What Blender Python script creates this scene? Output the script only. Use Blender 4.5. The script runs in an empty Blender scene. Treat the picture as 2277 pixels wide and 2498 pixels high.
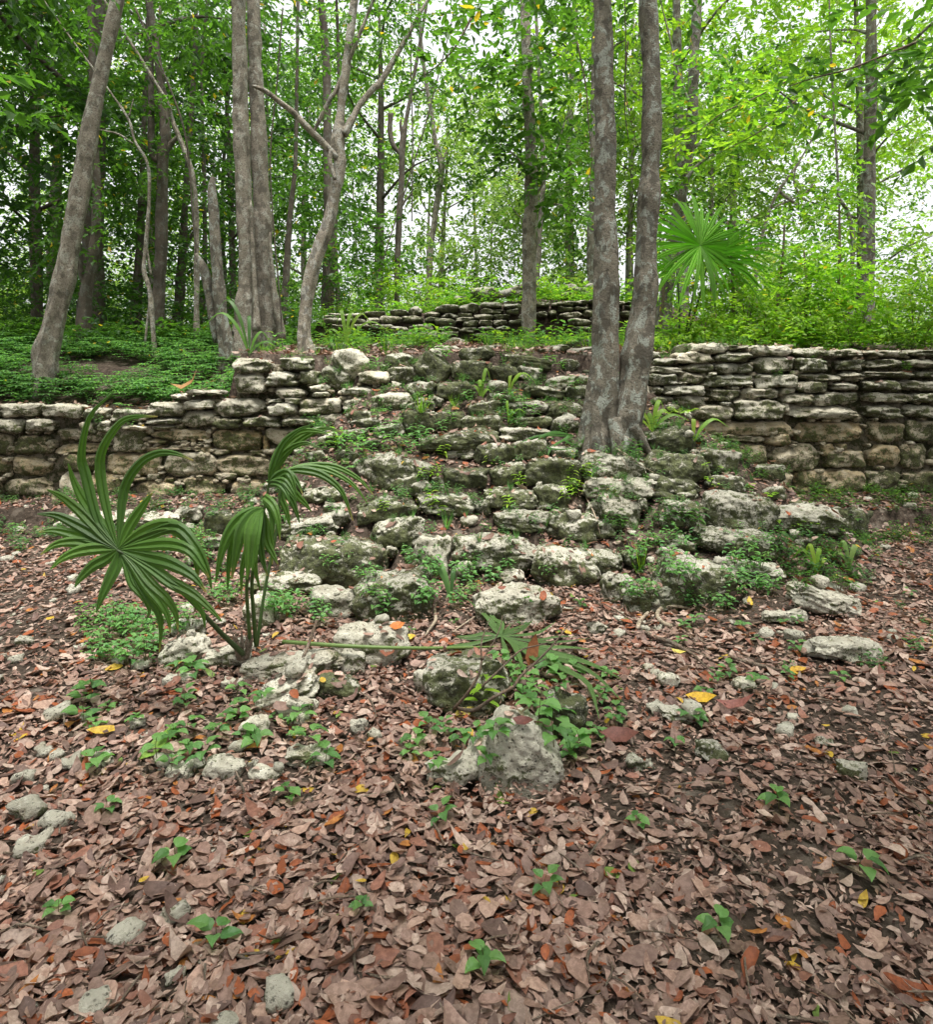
import bpy, math, random
import numpy as np
from mathutils import Vector
from mathutils.bvhtree import BVHTree

# ------------------------------------------------------------------ camera, sky, sun, exposure
SC = bpy.context.scene
COL = SC.collection
R = math.radians
FPX, UC, VH, EYE = 1645.0, 1138.5, 941.0, 1.5      # focal length in photo pixels, centre column, horizon row, eye height
cam_d = bpy.data.cameras.new('camera')
cam = bpy.data.objects.new('camera', cam_d)
COL.objects.link(cam)
cam.location = (0, 0, EYE)
cam.rotation_euler = (R(90), 0, 0)
cam_d.sensor_fit = 'HORIZONTAL'
cam_d.sensor_width = 36
cam_d.lens = 36 * FPX / 2277
cam_d.shift_y = -(1249 - VH) / 2277
cam_d.clip_start = 0.05
cam_d.clip_end = 400
SC.camera = cam

SUN_EL, SUN_AZ = R(78), R(165)                     # sun high and veiled, a little behind the viewer
world = bpy.data.worlds.new('World')
SC.world = world
world.use_nodes = True
wn, wl = world.node_tree.nodes, world.node_tree.links
wn.clear()
sky = wn.new('ShaderNodeTexSky')
sky.sky_type = 'NISHITA'
sky.sun_disc = False
sky.sun_elevation = SUN_EL
sky.sun_rotation = SUN_AZ
sky.air_density = 1.0
sky.dust_density = 6.0
sky.ozone_density = 1.0
hs = wn.new('ShaderNodeHueSaturation')
hs.inputs['Saturation'].default_value = 0.10       # overcast: almost colourless
bg = wn.new('ShaderNodeBackground')
bg.inputs['Strength'].default_value = 0.15
wo = wn.new('ShaderNodeOutputWorld')
wl.new(sky.outputs[0], hs.inputs['Color'])
wl.new(hs.outputs[0], bg.inputs['Color'])
wl.new(bg.outputs[0], wo.inputs['Surface'])

sun_d = bpy.data.lights.new('sun', 'SUN')
sun_d.energy = 1.6
sun_d.angle = R(16)
sun_d.color = (1.0, 0.97, 0.9)
sun = bpy.data.objects.new('sun', sun_d)
COL.objects.link(sun)
sd = Vector((math.sin(SUN_AZ) * math.cos(SUN_EL), math.cos(SUN_AZ) * math.cos(SUN_EL), math.sin(SUN_EL)))
sun.rotation_euler = sd.to_track_quat('Z', 'Y').to_euler()
sun.location = (0, 10, 30)

SC.view_settings.view_transform = 'Standard'
SC.view_settings.look = 'None'
SC.view_settings.exposure = 1.4
SC.view_settings.gamma = 1
SC.render.engine = 'CYCLES'
SC.cycles.max_bounces = 6
SC.cycles.diffuse_bounces = 4
SC.cycles.glossy_bounces = 2
SC.cycles.transmission_bounces = 4
SC.cycles.transparent_max_bounces = 4
SC.cycles.use_denoising = True

rng = np.random.default_rng(7)
random.seed(7)

# ------------------------------------------------------------------ helpers
def tag(o, label=None, cat=None, group=None, kind=None):
    if label: o['label'] = label
    if cat: o['category'] = cat
    if group: o['group'] = group
    if kind: o['kind'] = kind
    return o

def empty(name, loc=(0, 0, 0)):
    o = bpy.data.objects.new(name, None)
    o.empty_display_size = 0.1
    COL.objects.link(o)
    o.location = loc
    return o

def mk(name, V, F4=None, F3=None, mat=None, parent=None, col=None, smooth=True, loc=None):
    """one mesh object; loc is the world place of its origin (V are world coordinates then)"""
    V = np.asarray(V, dtype=np.float64).reshape(-1, 3)
    if loc is not None:
        V = V - np.asarray(loc, dtype=np.float64)
    parts, starts, base = [], [], 0
    for F, k in ((F4, 4), (F3, 3)):
        if F is not None and len(F):
            F = np.asarray(F, dtype=np.int32).reshape(-1, k)
            parts.append(F.ravel())
            starts.append(base + np.arange(len(F), dtype=np.int32) * k)
            base += F.size
    loops, st = np.concatenate(parts), np.concatenate(starts)
    me = bpy.data.meshes.new(name)
    me.vertices.add(len(V)); me.loops.add(len(loops)); me.polygons.add(len(st))
    me.vertices.foreach_set('co', V.astype(np.float32).ravel())
    me.loops.foreach_set('vertex_index', loops)
    me.polygons.foreach_set('loop_start', st)
    me.polygons.foreach_set('use_smooth', np.full(len(st), bool(smooth)))
    if col is not None:
        C = np.ones((len(V), 4), dtype=np.float32)
        C[:, :3] = col
        a = me.color_attributes.new('col', 'FLOAT_COLOR', 'POINT')
        a.data.foreach_set('color', C.ravel())
    me.update(calc_edges=True)
    me.validate()
    if mat: me.materials.append(mat)
    o = bpy.data.objects.new(name, me)
    COL.objects.link(o)
    if loc is not None: o.location = loc
    if parent is not None:
        o.parent = parent
        if loc is not None: o.location = Vector(loc) - parent.location
        else: o.location = -parent.location
    return o

def copy_tree(o, parent=None):
    c = o.copy()
    COL.objects.link(c)
    if parent is not None: c.parent = parent
    for ch in o.children: copy_tree(ch, c)
    return c

def vnoise(P, seed=0):
    P = np.asarray(P, dtype=np.float64)
    i = np.floor(P).astype(np.int64)
    f = P - i
    f = f * f * f * (f * (f * 6 - 15) + 10)
    out = np.zeros(len(P))
    for dx in (0, 1):
        wx = f[:, 0] if dx else 1 - f[:, 0]
        for dy in (0, 1):
            wy = f[:, 1] if dy else 1 - f[:, 1]
            for dz in (0, 1):
                wz = f[:, 2] if dz else 1 - f[:, 2]
                h = ((i[:, 0] + dx) * 374761393 + (i[:, 1] + dy) * 668265263 + (i[:, 2] + dz) * 1440662683 + seed * 974634777) & 0xffffffff
                h = ((h ^ (h >> 13)) * 1274126177) & 0xffffffff
                h = h ^ (h >> 16)
                out += wx * wy * wz * ((h & 0xffff) / 32767.5 - 1)
    return out

def fbm(P, seed=0, octaves=3, gain=0.5):
    P = np.asarray(P, dtype=np.float64)
    out, a = np.zeros(len(P)), 1.0
    for k in range(octaves):
        out += a * vnoise(P * (2.03 ** k) + 17.3 * k, seed + k * 31)
        a *= gain
    return out

def unit(A):
    return A / np.maximum(np.linalg.norm(A, axis=-1, keepdims=True), 1e-9)

def ss(a, b, x):
    t = np.clip((x - a) / (b - a), 0, 1)
    return t * t * (3 - 2 * t)

def at(u, v, Y):
    """the point at distance Y that stands at photo pixel (u, v)"""
    return np.array([(u - UC) / FPX * Y, Y, EYE + (VH - v) / FPX * Y])

CROPS = {0: (0, 0, 1.0), 1: (190, 180, 950 / 1838), 2: (1140, 180, 950 / 1838), 3: (190, 820, 650 / 1838), 4: (800, 820, 650 / 1838),
         5: (1440, 820, 650 / 1838), 6: (190, 1300, 650 / 1838), 7: (800, 1300, 650 / 1838), 8: (1440, 1300, 650 / 1838),
         'P': (190, 940, 730 / 1838), 'Q': (1600, 440, 300 / 1680), 'R': (1060, 1460, 500 / 1838), 'T': (760, 680, 840 / 1838)}
def px(c, x, y):
    a, b, s = CROPS[c]
    return a + x * s, b + y * s

# ------------------------------------------------------------------ materials
def new_mat(name):
    m = bpy.data.materials.new(name)
    m.use_nodes = True
    nt = m.node_tree
    nt.nodes.clear()
    out = nt.nodes.new('ShaderNodeOutputMaterial')
    return m, nt, out

class NT:
    def __init__(s, nt): s.nt = nt
    def n(s, t, **k):
        nd = s.nt.nodes.new(t)
        for a, b in k.items(): setattr(nd, a, b)
        return nd
    def set(s, sock, v):
        if hasattr(v, 'is_linked') or hasattr(v, 'links'): s.nt.links.new(v, sock)
        elif isinstance(v, (tuple, list)) and len(v) == 3 and sock.type == 'RGBA': sock.default_value = (*v, 1)
        else: sock.default_value = v
    def math(s, op, a, b=0.0, c=0.0, clamp=False):
        nd = s.n('ShaderNodeMath', operation=op, use_clamp=clamp)
        for i, x in enumerate((a, b, c)): s.set(nd.inputs[i], x)
        return nd.outputs[0]
    def mix(s, f, a, b, blend='MIX'):
        nd = s.n('ShaderNodeMix', data_type='RGBA', blend_type=blend)
        s.set(nd.inputs['Factor'], f); s.set(nd.inputs['A'], a); s.set(nd.inputs['B'], b)
        return nd.outputs['Result']
    def noise(s, vec, scale, detail=4, rough=0.55, dist=0.0):
        nd = s.n('ShaderNodeTexNoise')
        s.set(nd.inputs['Vector'], vec)
        nd.inputs['Scale'].default_value = scale; nd.inputs['Detail'].default_value = detail
        nd.inputs['Roughness'].default_value = rough; nd.inputs['Distortion'].default_value = dist
        return nd.outputs['Fac']
    def vor(s, vec, scale):
        nd = s.n('ShaderNodeTexVoronoi')
        s.set(nd.inputs['Vector'], vec); nd.inputs['Scale'].default_value = scale
        return nd.outputs['Distance']
    def mapr(s, v, a, b, c=0.0, d=1.0):
        nd = s.n('ShaderNodeMapRange', interpolation_type='SMOOTHSTEP')
        s.set(nd.inputs[0], v); nd.inputs[1].default_value = a; nd.inputs[2].default_value = b
        nd.inputs[3].default_value = c; nd.inputs[4].default_value = d
        return nd.outputs[0]

def stone_material():
    """weathered limestone; the object's own colour carries R: moss, G: ochre, B: brightness"""
    m, nt, out = new_mat('limestone')
    N = NT(nt)
    tc = N.n('ShaderNodeTexCoord')
    oi = N.n('ShaderNodeObjectInfo')
    off = N.n('ShaderNodeVectorMath', operation='ADD')
    sc = N.n('ShaderNodeVectorMath', operation='SCALE')
    sc.inputs[0].default_value = (37.0, 23.0, 51.0)
    N.set(sc.inputs['Scale'], oi.outputs['Random'])
    nt.links.new(tc.outputs['Object'], off.inputs[0]); nt.links.new(sc.outputs[0], off.inputs[1])
    P = off.outputs[0]
    sep = N.n('ShaderNodeSeparateColor')
    nt.links.new(oi.outputs['Color'], sep.inputs[0])
    moss, ochre, bright = sep.outputs[0], sep.outputs[1], sep.outputs[2]
    n1 = N.noise(P, 3.5, 5, 0.6)
    n2 = N.noise(P, 16, 8, 0.68, 0.3)
    n3 = N.noise(P, 46, 6, 0.72)
    n4 = N.noise(P, 7, 4, 0.6)
    pit = N.vor(P, 38)
    base = N.mix(N.mapr(n1, 0.35, 0.66), (0.46, 0.437, 0.362), (0.315, 0.302, 0.245))
    base = N.mix(N.mapr(n2, 0.5, 0.62), base, (0.52, 0.50, 0.42))
    base = N.mix(N.math('MULTIPLY', ochre, N.mapr(n4, 0.3, 0.6, 0.55, 1.0)), base, N.mix(N.mapr(n1, 0.35, 0.65), (0.33, 0.225, 0.105), (0.25, 0.18, 0.09)))
    base = N.mix(N.mapr(n4, 0.56, 0.72, 0, 0.35), base, (0.33, 0.23, 0.15))
    base = N.mix(N.mapr(pit, 0.10, 0.2, 0.75, 0.0), base, (0.07, 0.065, 0.05))
    base = N.mix(N.mapr(n3, 0.37, 0.43, 0.85, 0.0), base, (0.085, 0.08, 0.062))
    geo = N.n('ShaderNodeNewGeometry')
    sepn = N.n('ShaderNodeSeparateXYZ')
    nt.links.new(geo.outputs['Normal'], sepn.inputs[0])
    side = N.mapr(sepn.outputs[2], -0.2, 0.8, 0.05, -0.09)
    s1 = N.math('ADD', N.math('MULTIPLY', n4, 0.6), N.math('MULTIPLY', n2, 0.7))
    s1 = N.math('ADD', s1, N.math('MULTIPLY', n3, 0.75))
    s1 = N.math('ADD', s1, side)
    s1 = N.math('ADD', s1, N.math('MULTIPLY', moss, 0.36))
    mm = N.mapr(s1, 1.085, 1.15)
    mcol = N.mix(N.mapr(n2, 0.40, 0.62), (0.030, 0.033, 0.016), (0.080, 0.092, 0.030))
    mcol = N.mix(N.mapr(n3, 0.55, 0.66), mcol, (0.17, 0.18, 0.11))
    colr = N.mix(N.math('MULTIPLY', mm, 0.93), base, mcol)
    bc = N.n('ShaderNodeCombineColor')
    for i in range(3): nt.links.new(bright, bc.inputs[i])
    colr = N.mix(1.0, colr, bc.outputs[0], 'MULTIPLY')
    b = N.n('ShaderNodeBsdfPrincipled')
    nt.links.new(colr, b.inputs['Base Color'])
    b.inputs['Roughness'].default_value = 0.92
    b.inputs['Specular IOR Level'].default_value = 0.2
    h = N.math('ADD', N.math('MULTIPLY', n2, 1.0), N.math('MULTIPLY', n3, 0.45))
    h = N.math('ADD', h, N.mapr(pit, 0.0, 0.28, -0.35, 0.0))
    bump = N.n('ShaderNodeBump')
    bump.inputs['Strength'].default_value = 0.9
    bump.inputs['Distance'].default_value = 0.035
    nt.links.new(h, bump.inputs['Height'])
    nt.links.new(bump.outputs[0], b.inputs['Normal'])
    nt.links.new(b.outputs[0], out.inputs[0])
    return m

def leaf_material(name, trans=0.45, rough=0.45, gain=2.0, tint=(1.0, 1.1, 0.5), blotch=False):
    m, nt, out = new_mat(name)
    N = NT(nt)
    a = N.n('ShaderNodeAttribute', attribute_name='col')
    c = a.outputs['Color']
    if blotch:
        tc = N.n('ShaderNodeTexCoord')
        c = N.mix(N.mapr(N.noise(tc.outputs['Object'], 70, 5, 0.7), 0.4, 0.62, 0.55, 0.0), c, N.mix(1.0, c, (0.42, 0.36, 0.33), 'MULTIPLY'))
    b = N.n('ShaderNodeBsdfPrincipled')
    nt.links.new(c, b.inputs['Base Color'])
    b.inputs['Roughness'].default_value = rough
    b.inputs['Specular IOR Level'].default_value = 0.32
    if trans <= 0:
        nt.links.new(b.outputs[0], out.inputs[0])
        return m
    t = N.n('ShaderNodeBsdfTranslucent')
    nt.links.new(N.mix(1.0, c, tuple(gain * x for x in tint), 'MULTIPLY'), t.inputs[0])
    mx = N.n('ShaderNodeMixShader')
    mx.inputs[0].default_value = trans
    nt.links.new(b.outputs[0], mx.inputs[1]); nt.links.new(t.outputs[0], mx.inputs[2])
    nt.links.new(mx.outputs[0], out.inputs[0])
    return m

def bark_material(name, c1, c2, lichen=(0.36, 0.40, 0.35), lich=0.5, dark=0.5, band=0.3):
    m, nt, out = new_mat(name)
    N = NT(nt)
    tc = N.n('ShaderNodeTexCoord')
    oi = N.n('ShaderNodeObjectInfo')
    off = N.n('ShaderNodeVectorMath', operation='ADD')
    sc = N.n('ShaderNodeVectorMath', operation='SCALE')
    sc.inputs[0].default_value = (11.0, 29.0, 17.0)
    N.set(sc.inputs['Scale'], oi.outputs['Random'])
    nt.links.new(tc.outputs['Object'], off.inputs[0]); nt.links.new(sc.outputs[0], off.inputs[1])
    mp = N.n('ShaderNodeMapping')
    mp.inputs['Scale'].default_value = (1, 1, 0.75)
    nt.links.new(off.outputs[0], mp.inputs[0])
    P = mp.outputs[0]
    n1 = N.noise(P, 6.5, 5, 0.65)
    n2 = N.noise(P, 10, 6, 0.66, 0.5)
    n3 = N.noise(off.outputs[0], 60, 4, 0.65)
    n5 = N.noise(P, 9, 3, 0.5)
    base = N.mix(N.mapr(n1, 0.38, 0.62), c1, c2)
    base = N.mix(N.mapr(n2, 0.525, 0.56, 0, lich), base, lichen)
    base = N.mix(N.mapr(n5, 0.54, 0.60, 0, dark), base, (0.055, 0.048, 0.038))
    base = N.mix(N.mapr(n3, 0.40, 0.49, 0.7, 0), base, (0.075, 0.066, 0.05))
    b = N.n('ShaderNodeBsdfPrincipled')
    nt.links.new(base, b.inputs['Base Color'])
    b.inputs['Roughness'].default_value = 0.9
    b.inputs['Specular IOR Level'].default_value = 0.2
    h = N.math('ADD', N.math('MULTIPLY', n2, 0.7), N.math('MULTIPLY', n3, 0.5))
    bump = N.n('ShaderNodeBump')
    bump.inputs['Strength'].default_value = 0.9
    bump.inputs['Distance'].default_value = 0.035
    nt.links.new(h, bump.inputs['Height'])
    nt.links.new(bump.outputs[0], b.inputs['Normal'])
    nt.links.new(b.outputs[0], out.inputs[0])
    return m

def ground_material():
    m, nt, out = new_mat('forest_soil')
    N = NT(nt)
    tc = N.n('ShaderNodeTexCoord')
    P = tc.outputs['Object']
    n1 = N.noise(P, 1.3, 5, 0.6)
    n2 = N.noise(P, 22, 8, 0.7)
    n3 = N.noise(P, 6, 5, 0.65)
    v = N.vor(P, 17)
    c = N.mix(N.mapr(n2, 0.35, 0.65), (0.034, 0.025, 0.019), (0.10, 0.075, 0.058))
    c = N.mix(N.mapr(n3, 0.55, 0.68, 0, 0.6), c, (0.25, 0.21, 0.17))
    c = N.mix(N.mapr(n1, 0.5, 0.62, 0, 0.55), c, (0.05, 0.038, 0.028))
    b = N.n('ShaderNodeBsdfPrincipled')
    nt.links.new(c, b.inputs['Base Color'])
    b.inputs['Roughness'].default_value = 0.95
    b.inputs['Specular IOR Level'].default_value = 0.1
    h = N.math('ADD', n2, N.math('MULTIPLY', v, 0.6))
    bump = N.n('ShaderNodeBump')
    bump.inputs['Strength'].default_value = 1.0
    bump.inputs['Distance'].default_value = 0.03
    nt.links.new(h, bump.inputs['Height'])
    nt.links.new(bump.outputs[0], b.inputs['Normal'])
    nt.links.new(b.outputs[0], out.inputs[0])
    return m

M_STONE = stone_material()
M_LEAF = leaf_material('leaf')
M_FROND = leaf_material('palm_blade', 0.38, 0.5, 1.6)
M_FRONDB = leaf_material('palm_blade_lit_look', 0.55, 0.45, 2.0, (1.0, 1.05, 0.7))  # copy of the palm blade, a lit look put into its stronger translucency
M_DRY = leaf_material('dry_leaf', 0.12, 0.6, 1.2, (1, 0.8, 0.5), True)
M_BARK = bark_material('pale_bark', (0.30, 0.262, 0.21), (0.205, 0.178, 0.14), (0.42, 0.42, 0.36), 0.6, 0.5)
M_BARKW = bark_material('whitish_bark', (0.38, 0.335, 0.27), (0.22, 0.19, 0.145), (0.44, 0.44, 0.40), 0.6, 0.55)
M_BARKD = bark_material('dark_bark', (0.13, 0.105, 0.08), (0.085, 0.07, 0.055), (0.25, 0.28, 0.24), 0.25, 0.4)
M_BARKT = bark_material('blotched_bark', (0.215, 0.19, 0.15), (0.135, 0.12, 0.094), (0.34, 0.375, 0.33), 0.6, 0.7)
M_TWIG = bark_material('dead_wood', (0.20, 0.14, 0.10), (0.13, 0.095, 0.07), (0.28, 0.24, 0.19), 0.4, 0.4)
M_TWIGP = bark_material('dry_pale_wood', (0.42, 0.34, 0.25), (0.34, 0.27, 0.19), (0.48, 0.42, 0.34), 0.4, 0.2)
M_TWIGR = bark_material('reddish_dead_wood', (0.22, 0.11, 0.075), (0.15, 0.08, 0.055), (0.26, 0.16, 0.12), 0.4, 0.3)
M_PETIOLE = leaf_material('palm_petiole', 0, 0.45)
M_SOIL = ground_material()

# ------------------------------------------------------------------ the lie of the land
def H(X, Y, detail=True):
    X = np.asarray(X, dtype=np.float64); Y = np.asarray(Y, dtype=np.float64)
    sh = np.broadcast(X, Y).shape
    X = np.broadcast_to(X, sh).ravel(); Y = np.broadcast_to(Y, sh).ravel()
    P = np.stack([X, Y, np.zeros_like(X)], 1)
    n = fbm(P * 0.9, 3, 3)
    base = 0.045 * n + 0.2 * ss(7.02, 7.16, Y)
    base += 0.10 * ss(-1.2, -3.2, X) * ss(3.2, 5.5, Y) * (1 - ss(6.6, 7.0, Y))
    mound = np.minimum(np.minimum(0.55 * (Y - 5.12), 1.2 * (X + 2.35)), np.minimum(1.05 * (3.55 - X), 2.0)) + 0.07 * n
    front = np.maximum(base, mound)
    low = ss(-2.75, -2.95, X)                                    # the lower terrace at the left end
    edge = 1.88 - 0.66 * low
    slope = 0.085 + 0.20 * low
    T = edge + slope * np.clip(Y - 8.2, 0, 3.2 + 2.0 * (1 - low)) + 0.06 * n
    plat = ss(-3.4, -2.7, X) * (1 - ss(3.9, 5.6, X)) * ss(13.12, 13.2, Y)
    T = T + plat * np.maximum(2.84 + 0.22 * ss(-1.6, 0.2, X) - T, 0) + plat * 0.45 * np.exp(-((X - 1.6) ** 2 + (Y - 15.6) ** 2) / 2.2)
    T = T * (1 - ss(17, 30, Y)) + 1.8 * ss(17, 30, Y)
    k = ss(8.13, 8.21, Y)
    z = front * (1 - k) + np.maximum(T, np.minimum(front, T + 0.1)) * k
    far = ss(9, 14, np.abs(X))
    z = z * (1 - far) + far * (0.1 + 1.0 * ss(8, 24, Y))
    return z.reshape(sh)

def h1(x, y):
    return float(H(np.array([x]), np.array([y]))[0])

def hit(u, v):
    """where the sight line through photo pixel (u, v) first meets the ground"""
    Y = np.arange(1.2, 24, 0.02)
    X = (u - UC) / FPX * Y
    Z = EYE + (VH - v) / FPX * Y
    below = np.nonzero(Z <= H(X, Y))[0]
    i = below[0] if len(below) else len(Y) - 1
    return np.array([X[i], Y[i], float(H(X[i:i + 1], Y[i:i + 1])[0])])

def axis(parts):
    out = []
    for a, b, s in parts: out.extend(np.arange(a, b, s))
    out.append(parts[-1][1])
    return np.array(out)
gx = axis([(-100, -40, 12), (-40, -14, 1.2), (-14, -7, 0.3), (-7, 7, 0.07), (7, 14, 0.3), (14, 40, 1.2), (40, 100, 12)])
gy = axis([(-40, -2, 4), (-2, 1.2, 0.2), (1.2, 8.0, 0.07), (8.0, 8.3, 0.03), (8.3, 13.0, 0.12), (13.0, 13.3, 0.04), (13.3, 18, 0.2), (18, 40, 1.0), (40, 120, 10)])
GX, GY = np.meshgrid(gx, gy)
GZ = H(GX, GY)
gi = np.arange(GX.size).reshape(GX.shape)
gq = np.stack([gi[:-1, :-1], gi[:-1, 1:], gi[1:, 1:], gi[1:, :-1]], -1).reshape(-1, 4)
GV = np.stack([GX, GY, GZ], -1).reshape(-1, 3)
fine = fbm(GV * np.array([7, 7, 0]), 11, 2) * 0.012
GV[:, 2] += fine * (np.abs(GV[:, 0]) < 8)
GROUND = tag(mk('ground', GV, F4=gq, mat=M_SOIL), kind='structure')

BV, BF = [GV], [gq]                                              # solid surfaces that litter and seedlings rest on
BN = [len(GV)]
OWN = [np.full(len(gq), 0)]

# ------------------------------------------------------------------ stones
def cube_sphere(n):
    key = n
    if key in _cs: return _cs[key]
    t = np.linspace(-1, 1, n + 1)
    A, B = np.meshgrid(t, t)
    V, F, b = [], [], 0
    idx = np.arange((n + 1) ** 2).reshape(n + 1, n + 1)
    q = np.stack([idx[:-1, :-1], idx[:-1, 1:], idx[1:, 1:], idx[1:, :-1]], -1).reshape(-1, 4)
    for ax in range(3):
        for sgn in (-1, 1):
            P = np.zeros((n + 1, n + 1, 3))
            P[..., ax] = sgn
            P[..., (ax + 1) % 3] = A
            P[..., (ax + 2) % 3] = B
            V.append(P.reshape(-1, 3))
            F.append((q if sgn > 0 else q[:, ::-1]) + b)
            b += (n + 1) ** 2
    V, F = np.concatenate(V), np.concatenate(F)
    k = np.round(V * 4096).astype(np.int64)
    _, first, inv = np.unique(k, axis=0, return_index=True, return_inverse=True)
    V, F = V[first], inv.reshape(-1)[F]
    _cs[key] = (V, F)
    return V, F
_cs = {}

def stone_mesh(w, d, h, kind, seed, n, chips=None):
    """blocky or rounded weathered stone with chipped faces, exactly w x d x h"""
    V, F = cube_sphere(n)
    r = np.random.default_rng(seed)
    e = {'b': 8.0, 'r': 3.0, 'p': 4.6, 'l': 6.0, 'w': 4.5, 't': 5.0}[kind]
    P = V / (np.sum(np.abs(V) ** e, 1) ** (1 / e))[:, None]
    dims = np.array([w, d, h]) / 2
    for _ in range(chips if chips is not None else (9 if kind in 'bwt' else 6)):                     # chipped corners
        nn = unit(r.normal(size=3) * np.array([1, 0.9, 0.8]))
        c = r.uniform(0.95, 1.28) if kind != 'r' else r.uniform(0.8, 1.0)
        t = P @ nn - c
        P = P - np.where(t > 0, t, 0)[:, None] * nn * 0.9
    if kind == 't':
        P[:, 0] = P[:, 0] * (1 - 0.42 * ss(-0.4, 1.0, P[:, 2])) + 0.1 * P[:, 2]
    if kind == 'w':
        P[:, 2] *= 1 - 0.45 * ss(-0.6, 1.0, P[:, 0])
    P = P + np.stack([vnoise(P * 1.3 + 5, seed), vnoise(P * 1.3 + 31, seed + 1), vnoise(P * 1.3 + 77, seed + 2)], 1) * 0.13
    S = P * dims
    L = max(0.25, (w + h) / 2)
    N = unit(P)
    f = 0.024 * fbm(S * 6 + seed % 97, seed + 5, 2) * min(1.0, L / 0.3) + 0.010 * vnoise(S * 19 + 2, seed + 8)
    q = vnoise(S * 34 + 9, seed + 9)
    f = f + 0.010 * q + 0.006 * vnoise(S * 75 + 1, seed + 17) - 0.016 * np.clip(vnoise(S * 22 + 3, seed + 13) - 0.35, 0, 1)
    if kind == 'l':
        f = f + 0.007 * np.sin(S[:, 2] * 105 + 7 * vnoise(S * 5, seed + 3)) * np.clip(0.5 + vnoise(S * 7, seed + 21), 0, 1) * (np.abs(N[:, 2]) < 0.75)
    S = S + N * f[:, None]
    lo, hi = S.min(0), S.max(0)
    S = (S - (lo + hi) / 2) * (np.array([w, d, h]) / (hi - lo))
    return S, F

STONE_N = [0]
CARVE = []
def put_stone(name, c, w, d, h, kind, moss, ochre, bright, roll, yaw, n, parent=None, register=True, chips=None):
    STONE_N[0] += 1
    seed = STONE_N[0] * 13 + 5
    S, F = stone_mesh(w, d, h, kind, seed, n, chips)
    if kind == 'w' and roll < 0:
        S[:, 0] *= -1; F = F[:, ::-1]
    a = R(roll)
    ca, sa = math.cos(a), math.sin(a)
    if abs(roll) > 0.1:                                          # keep the outline's box when tilted
        X, Z = S[:, 0] * ca - S[:, 2] * sa, S[:, 0] * sa + S[:, 2] * ca
        X *= w / (X.max() - X.min()); Z *= h / (Z.max() - Z.min())
        S = np.stack([X, S[:, 1], Z], 1)
    b = R(yaw)
    S = np.stack([S[:, 0] * math.cos(b) - S[:, 1] * math.sin(b), S[:, 0] * math.sin(b) + S[:, 1] * math.cos(b), S[:, 2]], 1)
    o = mk(name, S, F4=F, mat=M_STONE)
    o.location = c
    o.color = (moss, ochre, bright * (1.18 if moss < .13 else 1.0), 1)
    if register:
        BV.append(S + np.asarray(c)); BF.append(F + sum(BN)); BN.append(len(S)); OWN.append(np.full(len(F), STONE_N[0]))
    if parent is None: CARVE.append((np.asarray(c), w, d, h))
    if parent is not None:
        o.parent = parent
        o.location = Vector(c) - parent.location
    return o

def loose_stone(crop, x0, y0, x1, y1, kind, moss, roll, label, name='stone', depth=None, sink=0.16, ochre=0.0, cat='stone', bright=1.0):
    u0, v0 = px(crop, x0, y0); u1, v1 = px(crop, x1, y1)
    uc, ww, hh = (u0 + u1) / 2, u1 - u0, v1 - v0
    g = hit(uc, v1 - 0.10 * hh)
    w = ww / FPX * g[1]
    d = depth or min(max(0.8 * w, 0.8 * hh / FPX * g[1]), 0.7)
    if g[1] < 4.7: d = min(d, max(1.25 * hh / FPX * g[1], 0.08))
    Y = g[1] + 0.18 * d
    w = ww / FPX * Y
    hp = hh / FPX * Y
    tanp = max(0.0, ((v0 + v1) / 2 - VH) / FPX)
    h = max(hp - 0.4 * d * tanp, 0.72 * hp)
    w *= 1.11
    h *= 1.13
    c = at(uc, (v0 + v1) / 2, Y)
    c[2] += -0.5 * sink * h
    h *= 1 + sink
    n = int(np.clip(ww / 5, 8, 42))
    o = put_stone(name, c, w, d, h, kind, moss, ochre, bright * random.uniform(0.88, 1.15), roll, random.uniform(-9, 9), n)
    return tag(o, label, cat)
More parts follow.
